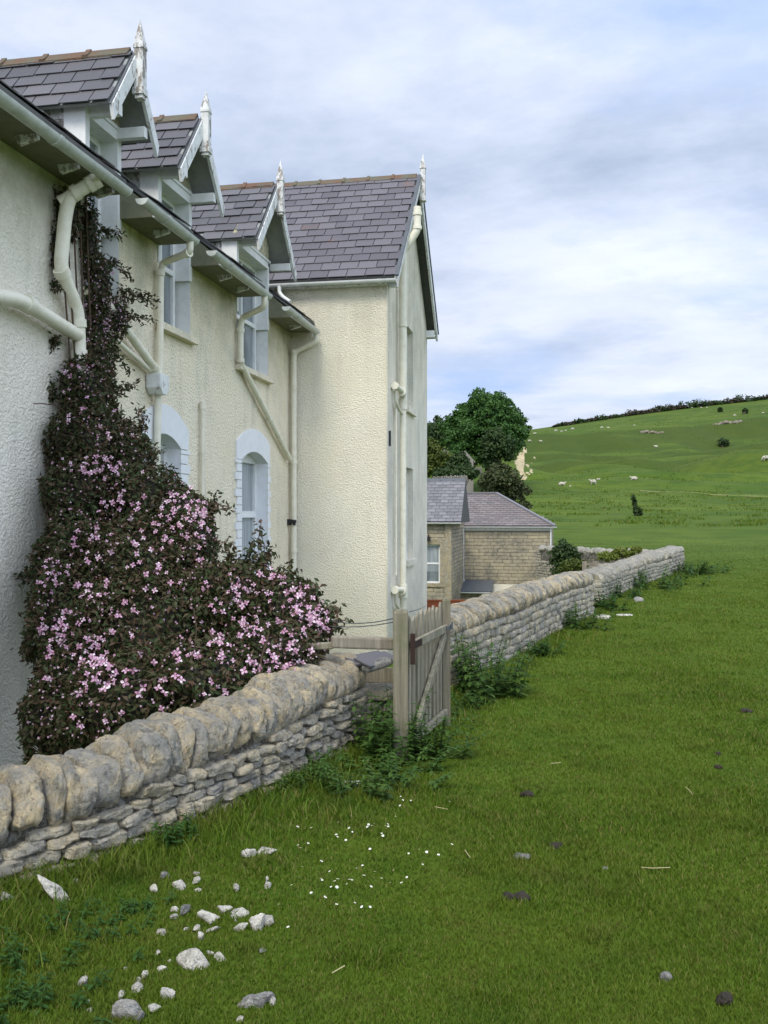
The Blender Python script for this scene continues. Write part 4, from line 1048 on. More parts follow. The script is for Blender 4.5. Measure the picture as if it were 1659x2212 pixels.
# blossoms: clustered where the photo has drifts of flowers
CL = [(230,1010,55,30,40),(195,1015,30,25,14),(265,1080,60,40,30),(140,1010,25,20,8),(400,1110,55,50,70),(440,1150,15,70,34),(350,1140,50,30,14),(215,1155,50,30,14),(130,1230,45,30,20),(110,1260,35,20,14),(190,1270,45,25,18),
 (160,1310,50,30,14),(340,1240,45,60,16),(300,1180,60,40,14),(530,1270,60,45,34),(590,1250,50,30,22),(640,1290,50,35,36),(680,1330,35,40,40),(700,1350,20,30,14),(510,1330,70,40,30),(560,1360,70,30,22),(130,1350,40,40,18),(190,1400,60,35,24),
 (220,1440,45,40,34),(110,1400,35,50,14),(180,1430,40,30,12),(470,1400,60,40,22),(570,1440,60,35,22),(620,1400,60,40,18),(400,1410,40,30,8),(380,1450,30,40,7),(290,1560,60,45,14),(200,1560,50,40,10),(330,1580,30,40,8),(640,1450,35,25,10),(90,1340,30,50,12),
 (150,770,50,50,12),(160,830,50,50,10),(150,690,40,40,8),(190,880,50,50,9),(200,720,50,50,8),(235,600,20,30,5),(280,1300,90,60,14),(430,1280,60,60,12),(240,1360,90,60,14),(310,1480,120,70,14),(480,1490,120,50,14),(180,1180,60,60,12),(250,930,50,50,8),(350,1090,40,25,14),(160,1480,60,50,10),(600,1460,60,30,10)]
front = {}
fl = []
Pd = -P[:,0]*ST + P[:,1]*CT; Pa = P[:,0]*CT + P[:,1]*ST
ppx = CX + F*Pa/Pd; ppy = CY - F*(P[:,2]-EYE)/Pd
def surf(px, py):
    m_ = (np.abs(ppx-px) < 9) & (np.abs(ppy-py) < 9)
    if not m_.any(): return None
    idx = np.where(m_)[0]; k = idx[np.argmin(Pd[idx])]; return Pd[k]
for (px, py, sx, sy_, n) in CL:
    for _ in range(int(n*.68)):
        x_, y_ = rnd.gauss(px, sx*.5), rnd.gauss(py, sy_*.5); b = surf(x_, y_)
        if b: fl.append((x_, y_, b))
for _ in range(1000):
    e = rnd.choice(EL[3:]); x_, y_ = e[0]+rnd.uniform(-1,1)*e[3], e[1]+rnd.uniform(-1,1)*e[4]; b = surf(x_, y_)
    if b: fl.append((x_, y_, b, .36))
def blossom_geo(size, rs):
    vs = []; fs = []
    for k in range(4):
        a = math.pi/2*k + rs.uniform(-.15,.15); L_ = size*rs.uniform(.85,1.1); w = size*.42; cu = rs.uniform(-.25,.3)
        d = Vector((math.cos(a), math.sin(a), 0)); s = Vector((-d.y, d.x, 0)); n = len(vs)
        vs += [d*size*.05, d*L_*.5+s*w*.8+Vector((0,0,size*.16)), d*L_+Vector((0,0,size*cu)), d*L_*.5-s*w*.8+Vector((0,0,size*.16)), d*L_*.55+Vector((0,0,size*.06)), d*L_*.9+s*w*.4+Vector((0,0,size*cu*.8)), d*L_*.9-s*w*.4+Vector((0,0,size*cu*.8))]
        fs += [(n,n+1,n+4),(n,n+4,n+3),(n+4,n+1,n+5,n+2),(n+4,n+2,n+6,n+3)]
    return vs, fs
proto = []
for k in range(6):
    vs, fs = blossom_geo(.0255, random.Random(k)); me = bpy.data.meshes.new('blossom'); me.from_pydata([tuple(v) for v in vs], [], fs); me.materials.append(M['petal']); me.update(); proto.append(me)
fl = [f_ for f_ in fl if f_[1] < 1600]
rnd.shuffle(fl)
def fl_matrix(f_):
    p = at(f_[0], f_[1], f_[2]-.02-rnd.random()*.03); z_ = (Vector((0,0,EYE))-p).normalized() + Vector([rnd.gauss(0,.45) for _ in range(3)]) + Vector((0,0,.35))
    q = z_.to_track_quat('Z', 'Y'); s = (f_[3] if len(f_) > 3 else 1.0)*rnd.uniform(.55,1.15)
    return Matrix.Translation(p) @ q.to_matrix().to_4x4() @ Matrix.Rotation(rnd.uniform(0,6.28), 4, 'Z') @ Matrix.Diagonal((s,s,s,1))
big = sorted([f_ for f_ in fl if len(f_) == 3], key=lambda f_: f_[2])[:100]; bigset = set(id(f_) for f_ in big)
co = wloc(clem)
for f_ in big:
    m_ = fl_matrix(f_); o = bpy.data.objects.new('blossom', rnd.choice(proto)); COL.objects.link(o); o.parent = clem
    o.matrix_local = Matrix.Translation(-co) @ m_
bl = MB()
for f_ in fl:
    if id(f_) in bigset: continue
    m_ = fl_matrix(f_); vs, fs = blossom_geo(.0255, rnd); bl.add([m_ @ v for v in vs], fs)
tag(bl.build('blossoms', M['petal'], clem), kind='stuff')

# ---------------------------------------------------------------- gate, posts, rail
pl = at(866, 1639, 6.05); pl.z = 0
def post(name, label, c_, w, h, m, rot=0, top=.02):
    mb = MB(); hw = w/2; n = 4
    vs = []
    for z_ in (-.2, 0, h*.5, h-top, h):
        k = 1 if z_ < h else .78
        j_ = [(-hw*k,-hw*k),(hw*k,-hw*k),(hw*k,hw*k),(-hw*k,hw*k)]
        vs += [Vector((c_[0]+a*math.cos(rot)-b*math.sin(rot)+rnd.uniform(-.002,.002), c_[1]+a*math.sin(rot)+b*math.cos(rot)+rnd.uniform(-.002,.002), z_+T(c_[0],c_[1])*0)) for a, b in j_]
    fs = [(3,2,1,0),(16,17,18,19)] + [(4*i_+k,4*i_+(k+1)%4,4*i_+4+(k+1)%4,4*i_+4+k) for i_ in range(4) for k in range(4)]
    mb.add(vs, fs); o = mb.build(name, m, origin=(c_[0], c_[1], 0), bevel=.006); tag(o, label, 'post'); return o
post('gate_post', 'thick square wooden post the picket gate hangs from, left of the gate', (pl.x, pl.y), .10, .975, M['wood'], TH)
pr = at(962, 1573, 6.92)
post('gate_post', 'thin wooden post at the latch side of the picket gate, against the wall end', (pr.x+.0, pr.y+.06), .062, .965, M['wood'], TH)
A = Vector((pl.x, pl.y, 0)) + Vector((.075*CT, .075*ST, 0)); B = Vector((pr.x, pr.y, 0)); dG = (B-A).normalized(); nG = Vector((dG.y, -dG.x, 0)); Lg = (B-A).length
gate = empty('picket_gate', A, 'weathered wooden picket gate standing ajar between two posts', 'gate')
n = 9
for k in range(n):
    c_ = A + dG*(.03 + (Lg-.06)*k/(n-1)) - nG*.022; w = Lg/(n)*.47; h = .93+rnd.uniform(-.015,.015); mb = MB()
    p0 = c_ - dG*w/2; p1 = c_ + dG*w/2
    mb.poly([(p0.x,p0.y,.05),(p1.x,p1.y,.05),(p1.x,p1.y,h-.03),(c_.x,c_.y,h),(p0.x,p0.y,h-.03)], nG*-.016); mb.build('picket', M['wood_pale'], gate)
for z_ in (.745, .115): 
    mb = MB(); mb.bar(A+Vector((0,0,z_))+nG*.004, B+Vector((0,0,z_))+nG*.004, .03, .055); mb.build('rail', M['wood_pale'], gate, bevel=.003)
mb = MB(); mb.bar(A+dG*.05+Vector((0,0,.16))+nG*.0045, B-dG*.03+Vector((0,0,.70))+nG*.0045, .028, .055); mb.build('brace', M['wood_pale'], gate, bevel=.003)
mb = MB(); mb.bar(A-dG*.02+Vector((0,0,.745))+nG*.022, A+dG*.16+Vector((0,0,.745))+nG*.022, .006, .045); mb.bar(A-dG*.02+Vector((0,0,.62))+nG*.01, A-dG*.02+Vector((0,0,.82))+nG*.01, .02, .03); mb.build('hinge', M['rust'], gate)
mb = MB(); mb.bar(B-dG*.05+Vector((0,0,.75))+nG*.03, B+dG*.09+Vector((0,0,.755))+nG*.03, .012, .03); mb.tube([B+dG*.04+Vector((0,0,.73))+nG*.045, B+dG*.04+Vector((0,0,.79))+nG*.045], .008, 6); mb.build('latch', M['lead'], gate)
r_a = at(851, 1391, 6.1); r_b = at(716, 1386, 6.0)
mb = MB(); mb.bar(r_a, r_b, .06, .078); tag(mb.build('fence_rail', M['wood_rail'], origin=r_b, bevel=.012), 'stout horizontal wooden rail fixed between the gate post and the clematis', 'rail')
r_a = at(722, 1394, 6.25); r_b = at(640, 1398, 6.3)
mb = MB(); mb.bar(r_a, r_b, .05, .045); tag(mb.build('fence_rail', M['wood_pale'], origin=r_b, bevel=.008), 'short grey rail end poking out of the clematis', 'rail')
for k, (y0_, y1_, sag) in enumerate(((1338,1336,10),(1352,1344,6),(1330,1290,4))):
    if k < 2: A_, B_ = at(700, y0_, 6.6), at(850, y1_, 6.12)
    else: A_, B_ = at(884, 1322, 6.1), on_x(921, 1308, XG+.02)
    pts = []
    for q_ in range(13):
        t_ = q_/12; p = A_.lerp(B_, t_); p.z -= sag*.003*4*t_*(1-t_); pts.append(p)
    mb = MB(); mb.tube(pts, .0035, 5)
    tag(mb.build('wire', M['lead'], origin=A_), ('upper loose fence wire from the clematis to the gate post', 'lower loose fence wire from the clematis to the gate post', 'wire running from the gate post to the gable wall')[k], 'wire')
# planks behind the gap and slate-topped ledge
mb = MB(); pk = at(838, 1480, 6.9)
for k in range(5): mb.box(pk.x-.42, pk.x+.22, pk.y+k*.002, pk.y+.03+k*.002, -.12+k*.115, -.01+k*.115)
tag(mb.build('plank_panel', M['wood'], origin=(pk.x, pk.y, -.12)), 'low panel of brown horizontal planks behind the gate post', 'fence panel')
sb = on_z(790, 1420, .50); sb = at(785, 1425, 6.6)
root = empty('slate_ledge', (sb.x, sb.y, T(sb.x, sb.y)), 'low stone ledge topped with loose grey roofing slates behind the wall end', 'ledge')
mb = MB()
for k in range(16):
    r_, c2 = divmod(k, 4)
    stone(mb, Matrix.Translation((sb.x-.30+c2*.19+(r_%2)*.05, sb.y-.03, .04+r_*.1)) @ Matrix.Rotation(rnd.uniform(-.1,.1), 4, 'Z'), (.20,.30,.10), 4, 6, .1, 3)
mb.build('ledge_stones', M['stones'], root, smooth='auto')
for k in range(4):
    p = at(750+k*22, 1430+(k%2)*6-k*1.5, 6.55-.05*k); mb = MB(); m4 = Matrix.Translation(p+Vector((0,0,.006*k))) @ Euler((.12+.03*k, -.08, .3+.2*k)).to_matrix().to_4x4()
    mb.add([m4 @ Vector(v) for v in ((-.14,-.09,0),(.14,-.09,0),(.14,.09,0),(-.14,.09,0),(-.14,-.09,.012),(.14,-.09,.012),(.14,.09,.012),(-.14,.09,.012))], [(3,2,1,0),(4,5,6,7),(0,1,5,4),(1,2,6,5),(2,3,7,6),(3,0,4,7)])
    mb.build('loose_slate', M['slate2'], root)
mb = MB(); stone(mb, Matrix.Translation(at(812,1436,6.35)) @ Matrix.Rotation(.5,4,'Z') @ Matrix.Rotation(-.25,4,'Y'), (.23,.16,.06), 6, 3.6, .08, 4); tag(mb.build('coping_slab', M['rubble_grey'], smooth='auto', origin=at(812,1436,6.35)), 'smooth grey stone slab lying on the wall end beside the gate post', 'stone slab')

# ---------------------------------------------------------------- plants by the walls
def herb(name, label, cat, x, y, h, ns, spread, leaf, m, seed, group=None, lpl=13, droop=.5):
    g = random.Random(seed); z0 = T(x, y); root = empty(name, (x, y, z0), label, cat, group); h *= .88
    stm = MB(); LP = []; LN = []; LD = []
    for s in range(ns):
        bx, by = x + g.gauss(0, spread*.5), y + g.gauss(0, spread*.5); hh = h*g.uniform(.55, 1.05); lean = Vector((g.gauss(0,.16)*h + (bx-x)*.4, g.gauss(0,.16)*h + (by-y)*.4, 0))
        pts = [Vector((bx, by, T(bx, by)-.01)) + lean*(k/5)**1.6 + Vector((0,0,hh*k/5)) for k in range(6)]; stm.tube(pts, .003, 5, rr=[.0042-.0005*k for k in range(6)])
        for k in range(lpl):
            f = .12 + .88*k/lpl; q_ = min(int(f*5), 4); p = pts[q_].lerp(pts[q_+1], f*5-q_)
            for sd in (0, math.pi):
                a = k*1.57 + sd + g.uniform(-.3,.3); L_ = leaf*(1.15-.65*f)*g.uniform(.8,1.2)
                d = Vector((math.cos(a), math.sin(a), g.uniform(-droop, .35))).normalized(); LP.append(p); LD.append(d*L_)
    n = len(LP); V = []; Fc = []
    for p, d in zip(LP, LD):
        L_ = d.length; u = d.normalized(); s = u.cross(Vector((0,0,1))).normalized(); nn_ = s.cross(u); b = len(V)
        V += [p, p+u*L_*.35+s*L_*.24+nn_*L_*.04, p+u*L_*.7+s*L_*.17, p+u*L_-nn_*L_*.12, p+u*L_*.7-s*L_*.17, p+u*L_*.35-s*L_*.24+nn_*L_*.04, p+u*L_*.5-nn_*L_*.03]
        Fc += [(b,b+1,b+6),(b+1,b+2,b+6),(b+2,b+3,b+6),(b+3,b+4,b+6),(b+4,b+5,b+6),(b+5,b,b+6)]
    mb = MB(); mb.add(V, Fc); mb.build('leaves', m, root); stm.build('stems', M['nettle'], root)
    return root
def hp(px, py): p = on_z(px, py, 0); return p.x, p.y
x, y = hp(830, 1640); herb('nettle_clump', 'tall nettle clump at the end of the near wall, left of the gate post', 'nettles', x, y+.1, .50, 22, .26, .085, M['nettle'], 1)
x, y = hp(905, 1640); herb('nettle_clump', 'nettles with pale flower spikes growing under the open gate', 'nettles', x-.02, y+.1, .40, 18, .24, .075, M['nettle'], 2)
x, y = hp(800, 1700); herb('nettle_clump', 'low spreading nettles in front of the near wall end', 'nettles', x, y+.1, .22, 26, .38, .07, M['nettle'], 3)
x, y = hp(1045, 1500); herb('nettle_clump', 'big nettle clump against the middle wall just past the gate', 'nettles', x, y+.05, .62, 34, .30, .105, M['nettle'], 4)
x, y = hp(1010, 1530); herb('nettle_clump', 'short weeds between the gate and the big nettle clump', 'nettles', x, y, .2, 16, .3, .07, M['nettle'], 5)
x, y = hp(1165, 1415); herb('weed_clump', 'small dark weed clump at the foot of the middle wall', 'weeds', x, y, .28, 14, .2, .09, M['weed'], 6)
x, y = hp(1232, 1358); herb('weed_clump', 'leafy weeds near the far end of the middle wall', 'weeds', x, y, .45, 20, .35, .12, M['nettle'], 7)
x, y = hp(1300, 1318); herb('weed_clump', 'weeds in the gap between the middle and far walls', 'weeds', x, y, .42, 16, .3, .11, M['weed'], 8)
x, y = hp(1395, 1268); herb('weed_clump', 'tall nettles along the front of the far wall', 'weeds', x, y, .60, 30, .8, .15, M['nettle'], 9)
x, y = hp(1340, 1290); herb('weed_clump', 'weeds at the near end of the far wall', 'weeds', x, y, .45, 18, .5, .12, M['weed'], 10)
x, y = hp(1490, 1240); herb('weed_clump', 'long grass and nettles at the outer corner of the far wall', 'weeds', x, y, .5, 30, .9, .16, M['nettle'], 11)
x, y = hp(670, 1700); herb('weed_clump', 'feathery weeds at the foot of the near wall by the pale rock', 'weeds', x, y, .20, 24, .25, .05, M['nettle'], 12)
x, y = hp(380, 1820); herb('nettle_clump', 'small nettle growing against the middle of the near wall', 'nettles', x, y+.02, .16, 8, .12, .06, M['weed'], 13)
for k, (px, py, h, lab) in enumerate(((60,2080,.22,'dark leafy weeds at the left edge of the photo below the wall'),(150,2010,.20,'nettle-like weeds below the pointed white rock'),(20,2180,.24,'dark weeds in the bottom left corner'),(260,2020,.16,'low creeping weeds right of the pointed white rock'),(110,2160,.14,'low dark leaves in the long grass near the bottom left corner'),(300,1960,.14,'thistle-like weeds under the coping with long grass around'))):
    x, y = hp(px, py); herb('weed_clump', lab, 'weeds', x, y, h*.62, 9, .15, .038, M['weed'], 30+k, lpl=7)
x, y = at(210, 1560, 5.4)[:2]; herb('lime_shoot', 'yellow-green shoot standing behind the near wall in front of the clematis', 'shrub', x, y, .62, 5, .10, .10, M['lime_leaf'], 50, lpl=9)

# ---------------------------------------------------------------- rubble, dung, twigs, daisies
Z3 = [(35,455,75,60,'R'),(245,430,130,110,'P'),(1140,250,70,45,''),(1222,228,90,30,''),(712,402,40,36,''),(832,385,62,36,''),(905,368,60,34,''),(905,332,30,16,''),(765,337,40,34,'G'),(1090,405,24,44,''),(1230,392,30,34,''),(1232,365,18,30,''),(855,505,52,50,'G'),(812,494,36,28,''),(808,525,40,22,''),(958,535,92,42,''),
 (1035,500,72,32,''),(1108,512,80,32,''),(1088,550,17,16,''),(1112,583,58,48,''),(1190,570,75,72,''),(1242,560,62,44,''),(903,583,46,24,''),(985,587,60,20,''),(742,598,42,28,''),(925,622,36,36,''),(730,690,30,18,''),(970,700,36,20,''),(1018,725,60,24,''),(1213,698,42,18,'G'),(878,757,135,72,'T'),(748,773,64,28,''),(670,800,42,28,''),
 (580,765,26,16,''),(380,833,54,34,''),(635,870,64,40,''),(557,907,56,34,''),(770,897,70,44,''),(720,968,60,34,''),(585,985,130,72,'G'),(645,1012,60,46,'G'),(1180,932,150,74,'G'),(1257,932,38,44,''),(1110,1025,50,26,''),(915,408,36,18,''),(785,735,20,14,''),(345,360,50,16,''),(640,830,30,12,''),(860,580,24,14,''),(410,930,22,14,''),(415,968,30,14,'')]
SP = {(1140,250):'angular white rock, left of the pair nearest the daisies',(1222,228):'flat white rock, right of the pair nearest the daisies',(35,455):'white rock cut by the left edge of the photo under the wall',(245,430):'long pointed white rock leaning out of the grass under the wall',(1190,570):'largest chunky white rock in the middle of the rubble scatter',(1242,560):'white rock touching the right side of the largest chunky rock',
 (878,757):'triangular white rock lying alone in the grass below the rubble scatter',(1180,932):'long grey two-lobed rock near the bottom edge of the photo',(585,985):'big craggy grey rock at the bottom left',(645,1012):'grey rock touching the big craggy one at the bottom left',(1112,583):'rounded white rock left of the largest chunky rock',(958,535):'elongated cream rock in the middle of the rubble scatter',(855,505):'split grey rock at the left of the rubble scatter',(1090,405):'thin upright white stone in the grass',(1257,932):'small white chip touching the long grey rock'}
for k, (zx, zy, w, h, fl_) in enumerate(Z3):
    px, py = zx*.4687, 1728+zy*.4687; p = on_z(px, py+h*.12, 0); b = toc(p.x, p.y)[1]; W = w*.4687*b/F*1.18; H = max(h*.4687*b/F*1.2, .016); z0 = T(p.x, p.y)
    mb = MB(); rs = random.Random(100+k)
    if fl_ == 'T':
        P3 = [(-.55,-.25,-.3),(.5,-.3,-.3),(.4,.3,-.3),(-.3,.3,-.3),(.1,.05,.75),(.3,0,.5)]
        stone(mb, Matrix.Translation((p.x, p.y+.02, z0+H*.15)) @ Matrix.Rotation(.3,4,'Y'), (W*1.25, W*.7, H*1.9), 13, 1.15, .06, 3, rs, cutd=(.78,.98))
    elif fl_ == 'P':
        stone(mb, Matrix.Translation((p.x, p.y+.02, z0+H*.25)) @ Matrix.Rotation(.2,4,'Z') @ Matrix.Rotation(.75,4,'Y'), (W*1.6, W*.6, H*.6), 13, 1.3, .07, 4, rs, cutd=(.7,.95))
    elif (zx, zy) == (1180,932):
        stone(mb, Matrix.Translation((p.x, p.y, z0+H*.15)) @ Matrix.Rotation(.35,4,'Z') @ Matrix.Rotation(-.12,4,'Y'), (W*1.05, W*.45, H*.7), 13, 3, .16, 9, rs, cutd=(.5,.9))
    else:
        stone(mb, Matrix.Translation((p.x, p.y, z0+H*.29)) @ Matrix.Rotation(rs.uniform(0,3),4,'Z') @ Matrix.Rotation(rs.uniform(-.25,.25),4,'Y'), (W, W*rs.uniform(.55,.85), H*.9), 6 if w < 60 else 13, 5, .10, 12, rs, cutd=(.42,.9))
    o = mb.build('rubble_stone', M['rubble_grey' if fl_ == 'G' else 'rubble'], smooth='auto', origin=(p.x, p.y, z0))
    tag(o, SP.get((zx,zy), 'small grey stone half sunk in the grass below the wall' if fl_ == 'G' else 'small white limestone chip half sunk in the grass below the wall'), 'rock', None if (zx,zy) in SP else 'loose stones below the near wall')
for (px, py, w, h, m, lab) in ((762,1697,52,14,'rubble','long flat pale stone in the grass by the feathery weeds'),(742,1730,11,16,'rubble','small upright white stone just below the long flat pale one'),(1302,1335,36,12,'rubble','pale flat stone lying at the far end of the middle wall'),(1380,1299,22,14,'rubble_grey','grey stone in front of the far wall'),(1350,1328,36,5,'rubble','thin pale slab flush with the grass in front of the far wall'),
    (1128,1855,38,18,'rubble_grey','flat grey stone alone on the open grass'),(1440,2114,27,25,'rubble_grey','round grey stone near the bottom right on the open grass'),(1308,1880,16,11,'rubble_grey','tiny grey pebble right of the flat grey stone')):
    p = on_z(px, py, 0); b = toc(p.x, p.y)[1]; W = w*b/F; H = h*b/F*.9; mb = MB(); stone(mb, Matrix.Translation((p.x, p.y, T(p.x,p.y)+H*.25)) @ Matrix.Rotation(TH,4,'Z'), (W, W*.7, H), 6, 2.8, .14, 6)
    tag(mb.build('rubble_stone', M[m], smooth='auto', origin=(p.x,p.y,T(p.x,p.y))), lab, 'rock')
for (px, py, w, h, lab) in ((1140,1717,34,16,'black dung lump on the grass to the right of the nettles'),(1115,1941,54,22,'wide brown dung patch on the open grass'),(1205,1833,38,13,'long dark dung piece beside the flat grey stone'),(1613,1540,26,10,'dark dung far up the grass at the right edge'),(1553,1657,16,10,'small dark dung below the right-hand one'),(1800*.864,1885*.864,18,8,'small earthy lump on the right of the grass'),(1557,2160,50,26,'clump of bare brown earth at the bottom right')):
    p = on_z(px, py, 0); b = toc(p.x, p.y)[1]; W = w*b/F; H = h*b/F*.7; mb = MB()
    for q_ in range(5):
        a = rnd.uniform(0,6.28); stone(mb, Matrix.Translation((p.x+math.cos(a)*W*.25, p.y+math.sin(a)*W*.2, T(p.x,p.y)+H*.25+.004)) @ Matrix.Rotation(a,4,'Z'), (W*.6, W*.45, H*.9+.01), 4, 2.2, .25, 2)
    tag(mb.build('dung', M['dung'], smooth=True, origin=(p.x,p.y,T(p.x,p.y))), lab, 'dung')
for (pts, lab) in ((((1386,1885),(1410,1887),(1448,1886)),'straight pale twig on the grass at the right'),(((1481,1712),(1490,1720),(1496,1728)),'bent pale straw higher up the grass'),(((940,1750),(968,1755)),'pale straw below the gate'),(((1190,1658),(1212,1655)),'short straw below the wall on the right'),(((718,2112),(745,2096)),'dry stalk lying on the lower grass'),(((1005,1845),(1016,1860)),'short bent straw left of the dung')):
    P_ = [on_z(a, b, 0) for a, b in pts]; P_ = [Vector((p.x, p.y, T(p.x,p.y)+.022)) for p in P_]; mb = MB(); mb.tube(P_, .0019, 6)
    tag(mb.build('twig', M['tan'], origin=P_[0]), lab, 'twig')
dmesh = MB()
for k in range(10):
    a = k*.628; d = Vector((math.cos(a), math.sin(a), 0)); s = Vector((-d.y, d.x, 0)); dmesh.add([d*.003, d*.011+s*.0034+Vector((0,0,.002)), d*.0135, d*.011-s*.0034+Vector((0,0,.002))], [(0,1,2,3)])
dm1 = bpy.data.meshes.new('daisy'); dm1.from_pydata(dmesh.v, [], dmesh.f); dm1.materials.append(M['daisy']); dm1.update()
eye = MB(); eye.tube([(0,0,.0005),(0,0,.003)], .004, 8); em = bpy.data.meshes.new('flower_eye'); em.from_pydata(eye.v, [], eye.f); em.materials.append(M['yellow']); em.update()
DZ = [(347,270),(345,300),(300,340),(370,345),(302,434),(315,449),(355,424),(325,550),(310,604),(268,643),(370,682),(203,741),(443,703),(502,738),(466,573),(423,610),(427,618),(508,611),(492,622),(555,635),(568,612),(582,614),(504,652),(473,651),(500,378),(508,390),(550,407),(566,347),(584,366),(510,318),(578,290),
 (661,343),(668,332),(684,338),(696,328),(757,340),(768,332),(770,344),(736,378),(742,391),(807,293),(834,190),(846,208),(887,210),(1088,213),(675,457),(796,562),(700,570),(736,602),(636,540),(605,555),(644,590),(682,645),(838,624),(866,597),(875,482),(969,476),(1030,489),(948,534),(1100,438),(597,728),(632,748),(676,748),(250,866),(424,521),(830,237),(781,624),(930,464)]
for k, (zx, zy) in enumerate(DZ):
    px, py = 518.4+zx*.4167, 1641.6+zy*.4167; p = on_z(px, py, .03)
    o = bpy.data.objects.new('daisy', dm1); COL.objects.link(o); o.location = (p.x, p.y, T(p.x,p.y)+.034); o.rotation_euler = (rnd.uniform(.1,.6), rnd.uniform(-.3,.3), rnd.uniform(0,6)); s = rnd.uniform(.34,.55); o.scale = (s,s,s)
    tag(o, 'tiny white daisy open in the short grass below the gate', 'flower', 'daisies scattered in the grass')
    e = bpy.data.objects.new('flower_eye', em); COL.objects.link(e); e.parent = o

# ---------------------------------------------------------------- trees and shrubs
def tree(name, label, cat, base, blobs, m, trunk_r, leaf, nl, seed, group=None, limbs=7, spread=.6, tube_m=None, stems=1):
    """blobs: (centre Vector, rx, ry, rz)"""
    g = np.random.RandomState(seed); gr = random.Random(seed)
    root = empty(name, base, label, cat, group); base = Vector(base)
    tb = MB(); topc = sum((b[0] for b in blobs), Vector())/len(blobs)
    for s in range(stems):
        b0 = base + Vector((gr.uniform(-.3,.3)*(stems > 1), gr.uniform(-.3,.3)*(stems > 1), -.1)); tp_ = topc + Vector([gr.uniform(-.1,.1) for _ in range(3)])
        tb.tube([b0, b0.lerp(tp_, .4)+Vector((gr.uniform(-1,1)*trunk_r, gr.uniform(-1,1)*trunk_r, 0)), tp_], trunk_r, 8, rr=[trunk_r*1.2, trunk_r*.8, trunk_r*.3])
    for k in range(limbs):
        b = gr.choice(blobs); st = base.lerp(topc, gr.uniform(.3,.7)); e = b[0] + Vector((gr.uniform(-.6,.6)*b[1], gr.uniform(-.6,.6)*b[2], gr.uniform(-.2,.8)*b[3]))
        tb.tube([st, st.lerp(e,.5)+Vector((0,0,(e-st).length*.08)), e], trunk_r*.4, 6, rr=[trunk_r*.5, trunk_r*.3, trunk_r*.1])
    tb.build('trunk', M['bark'], root, smooth=True)
    Ps = []; Ns = []; vol = np.array([b[1]*b[2]+b[1]*b[3]+b[2]*b[3] for b in blobs])
    for b, v in zip(blobs, vol):
        # leaf clumps on each lobe
        nc = max(14, int(64*v/vol.max())); d = g.normal(size=(nc,3)); d /= np.linalg.norm(d,axis=1)[:,None]; d[:,2] = d[:,2]*.9+.12
        cc = np.array(b[0]) + d*np.array([b[1],b[2],b[3]])*(.55+.5*g.rand(nc)[:,None]); rad = (b[1]+b[3])/2*(.15+.20*g.rand(nc))
        n = int(nl*v/vol.sum()); id_ = g.randint(0, nc, n); e = g.normal(size=(n,3)); e /= np.linalg.norm(e,axis=1)[:,None]; e[:,2] = np.where(g.rand(n) < .7, np.abs(e[:,2]), e[:,2])*.9
        r_ = (.55+.5*g.rand(n)**.6)[:,None]*rad[id_][:,None]
        Ps.append(cc[id_] + e*r_*np.array([1.1,1.1,.95])); Ns.append(e)
    P = np.concatenate(Ps); N_ = np.concatenate(Ns)
    V, Fc = leaves_mesh(P, N_, leaf, .75, .3, seed+1, spread, .08)
    np_mesh('crown', V, Fc, m, root, origin=base)
    return root
def blob(px, py, b, rx, ry, rd=None):
    k = b/F; return (at(px, py, b), rx*k, (rd if rd else rx*k), ry*k)
def gbase(px, b):
    p = at(px, 1100, b); return (p.x, p.y, T(p.x, p.y))
b = 125
tree('sycamore_tree', 'big domed dark green tree rising above all the others beyond the roofs', 'tree', gbase(1050, b), [blob(1052,892,b,58,42),blob(1090,950,b-5,45,45),blob(1050,880,b,36,28),blob(1010,905,b,34,30),blob(1120,915,b,20,22),blob(1000,930,b,45,45),blob(1100,925,b-3,45,42),blob(1040,950,b-4,60,45),blob(985,965,b,38,38),blob(1118,940,b,26,30),blob(1075,905,b-5,50,38),blob(1020,990,b-3,55,30)], M['tree_big'], .45, .36, 52000, 2)
b = 112
tree('round_tree', 'smaller rounded tree in front of the right side of the big dark tree', 'tree', gbase(1075, b), [blob(1074,962,b,32,32),blob(1092,978,b,20,26),blob(1060,985,b,20,26)], M['tree_dark'], .18, .34, 6000, 3)
b = 150
tree('background_tree', 'dark tree left of the big domed one, partly hidden by the house corner', 'tree', gbase(945, b), [blob(945,935,b,26,28),blob(930,960,b,30,40),blob(962,960,b,28,32)], M['tree_dark'], .3, .5, 6000, 4)
b = 95
tree('garden_bush', 'olive green bushy tree beside the house corner below the dark trees', 'tree', gbase(942, b), [blob(935,985,b,22,34),blob(955,1000,b,26,22),blob(925,1015,b,20,22),blob(965,1012,b,20,14)], M['tree_olive'], .12, .28, 6000, 5)
tree('garden_bush', 'rounded dark green bush in front of the grey gables', 'tree', gbase(990, 92), [blob(992,1003,92,24,22),blob(978,1010,92,14,14)], M['tree_dark'], .1, .26, 4000, 6)
tree('garden_bush', 'low dark bushes just above the ridge of the grey slate roof', 'tree', gbase(1002, 86), [blob(1000,1022,86,26,14),blob(965,1024,86,24,12),blob(1024,1026,86,14,9)], M['tree_dark'], .08, .24, 5000, 66)
b = 58
tree('thorn_tree', 'wispy brownish thorn bush standing behind the red slate roof', 'tree', gbase(1092, b), [blob(1085,1040,b,42,28),blob(1065,1055,b,28,26),blob(1105,1062,b,30,26),blob(1115,1085,b,24,18),blob(1080,1022,b,22,18),blob(1140,1062,b,9,8),blob(1128,1094,b,20,10),blob(1058,1032,b,14,18)], M['tree_bronze'], .07, .16, 9000, 7, limbs=22, stems=4, spread=1.3)
b = 31
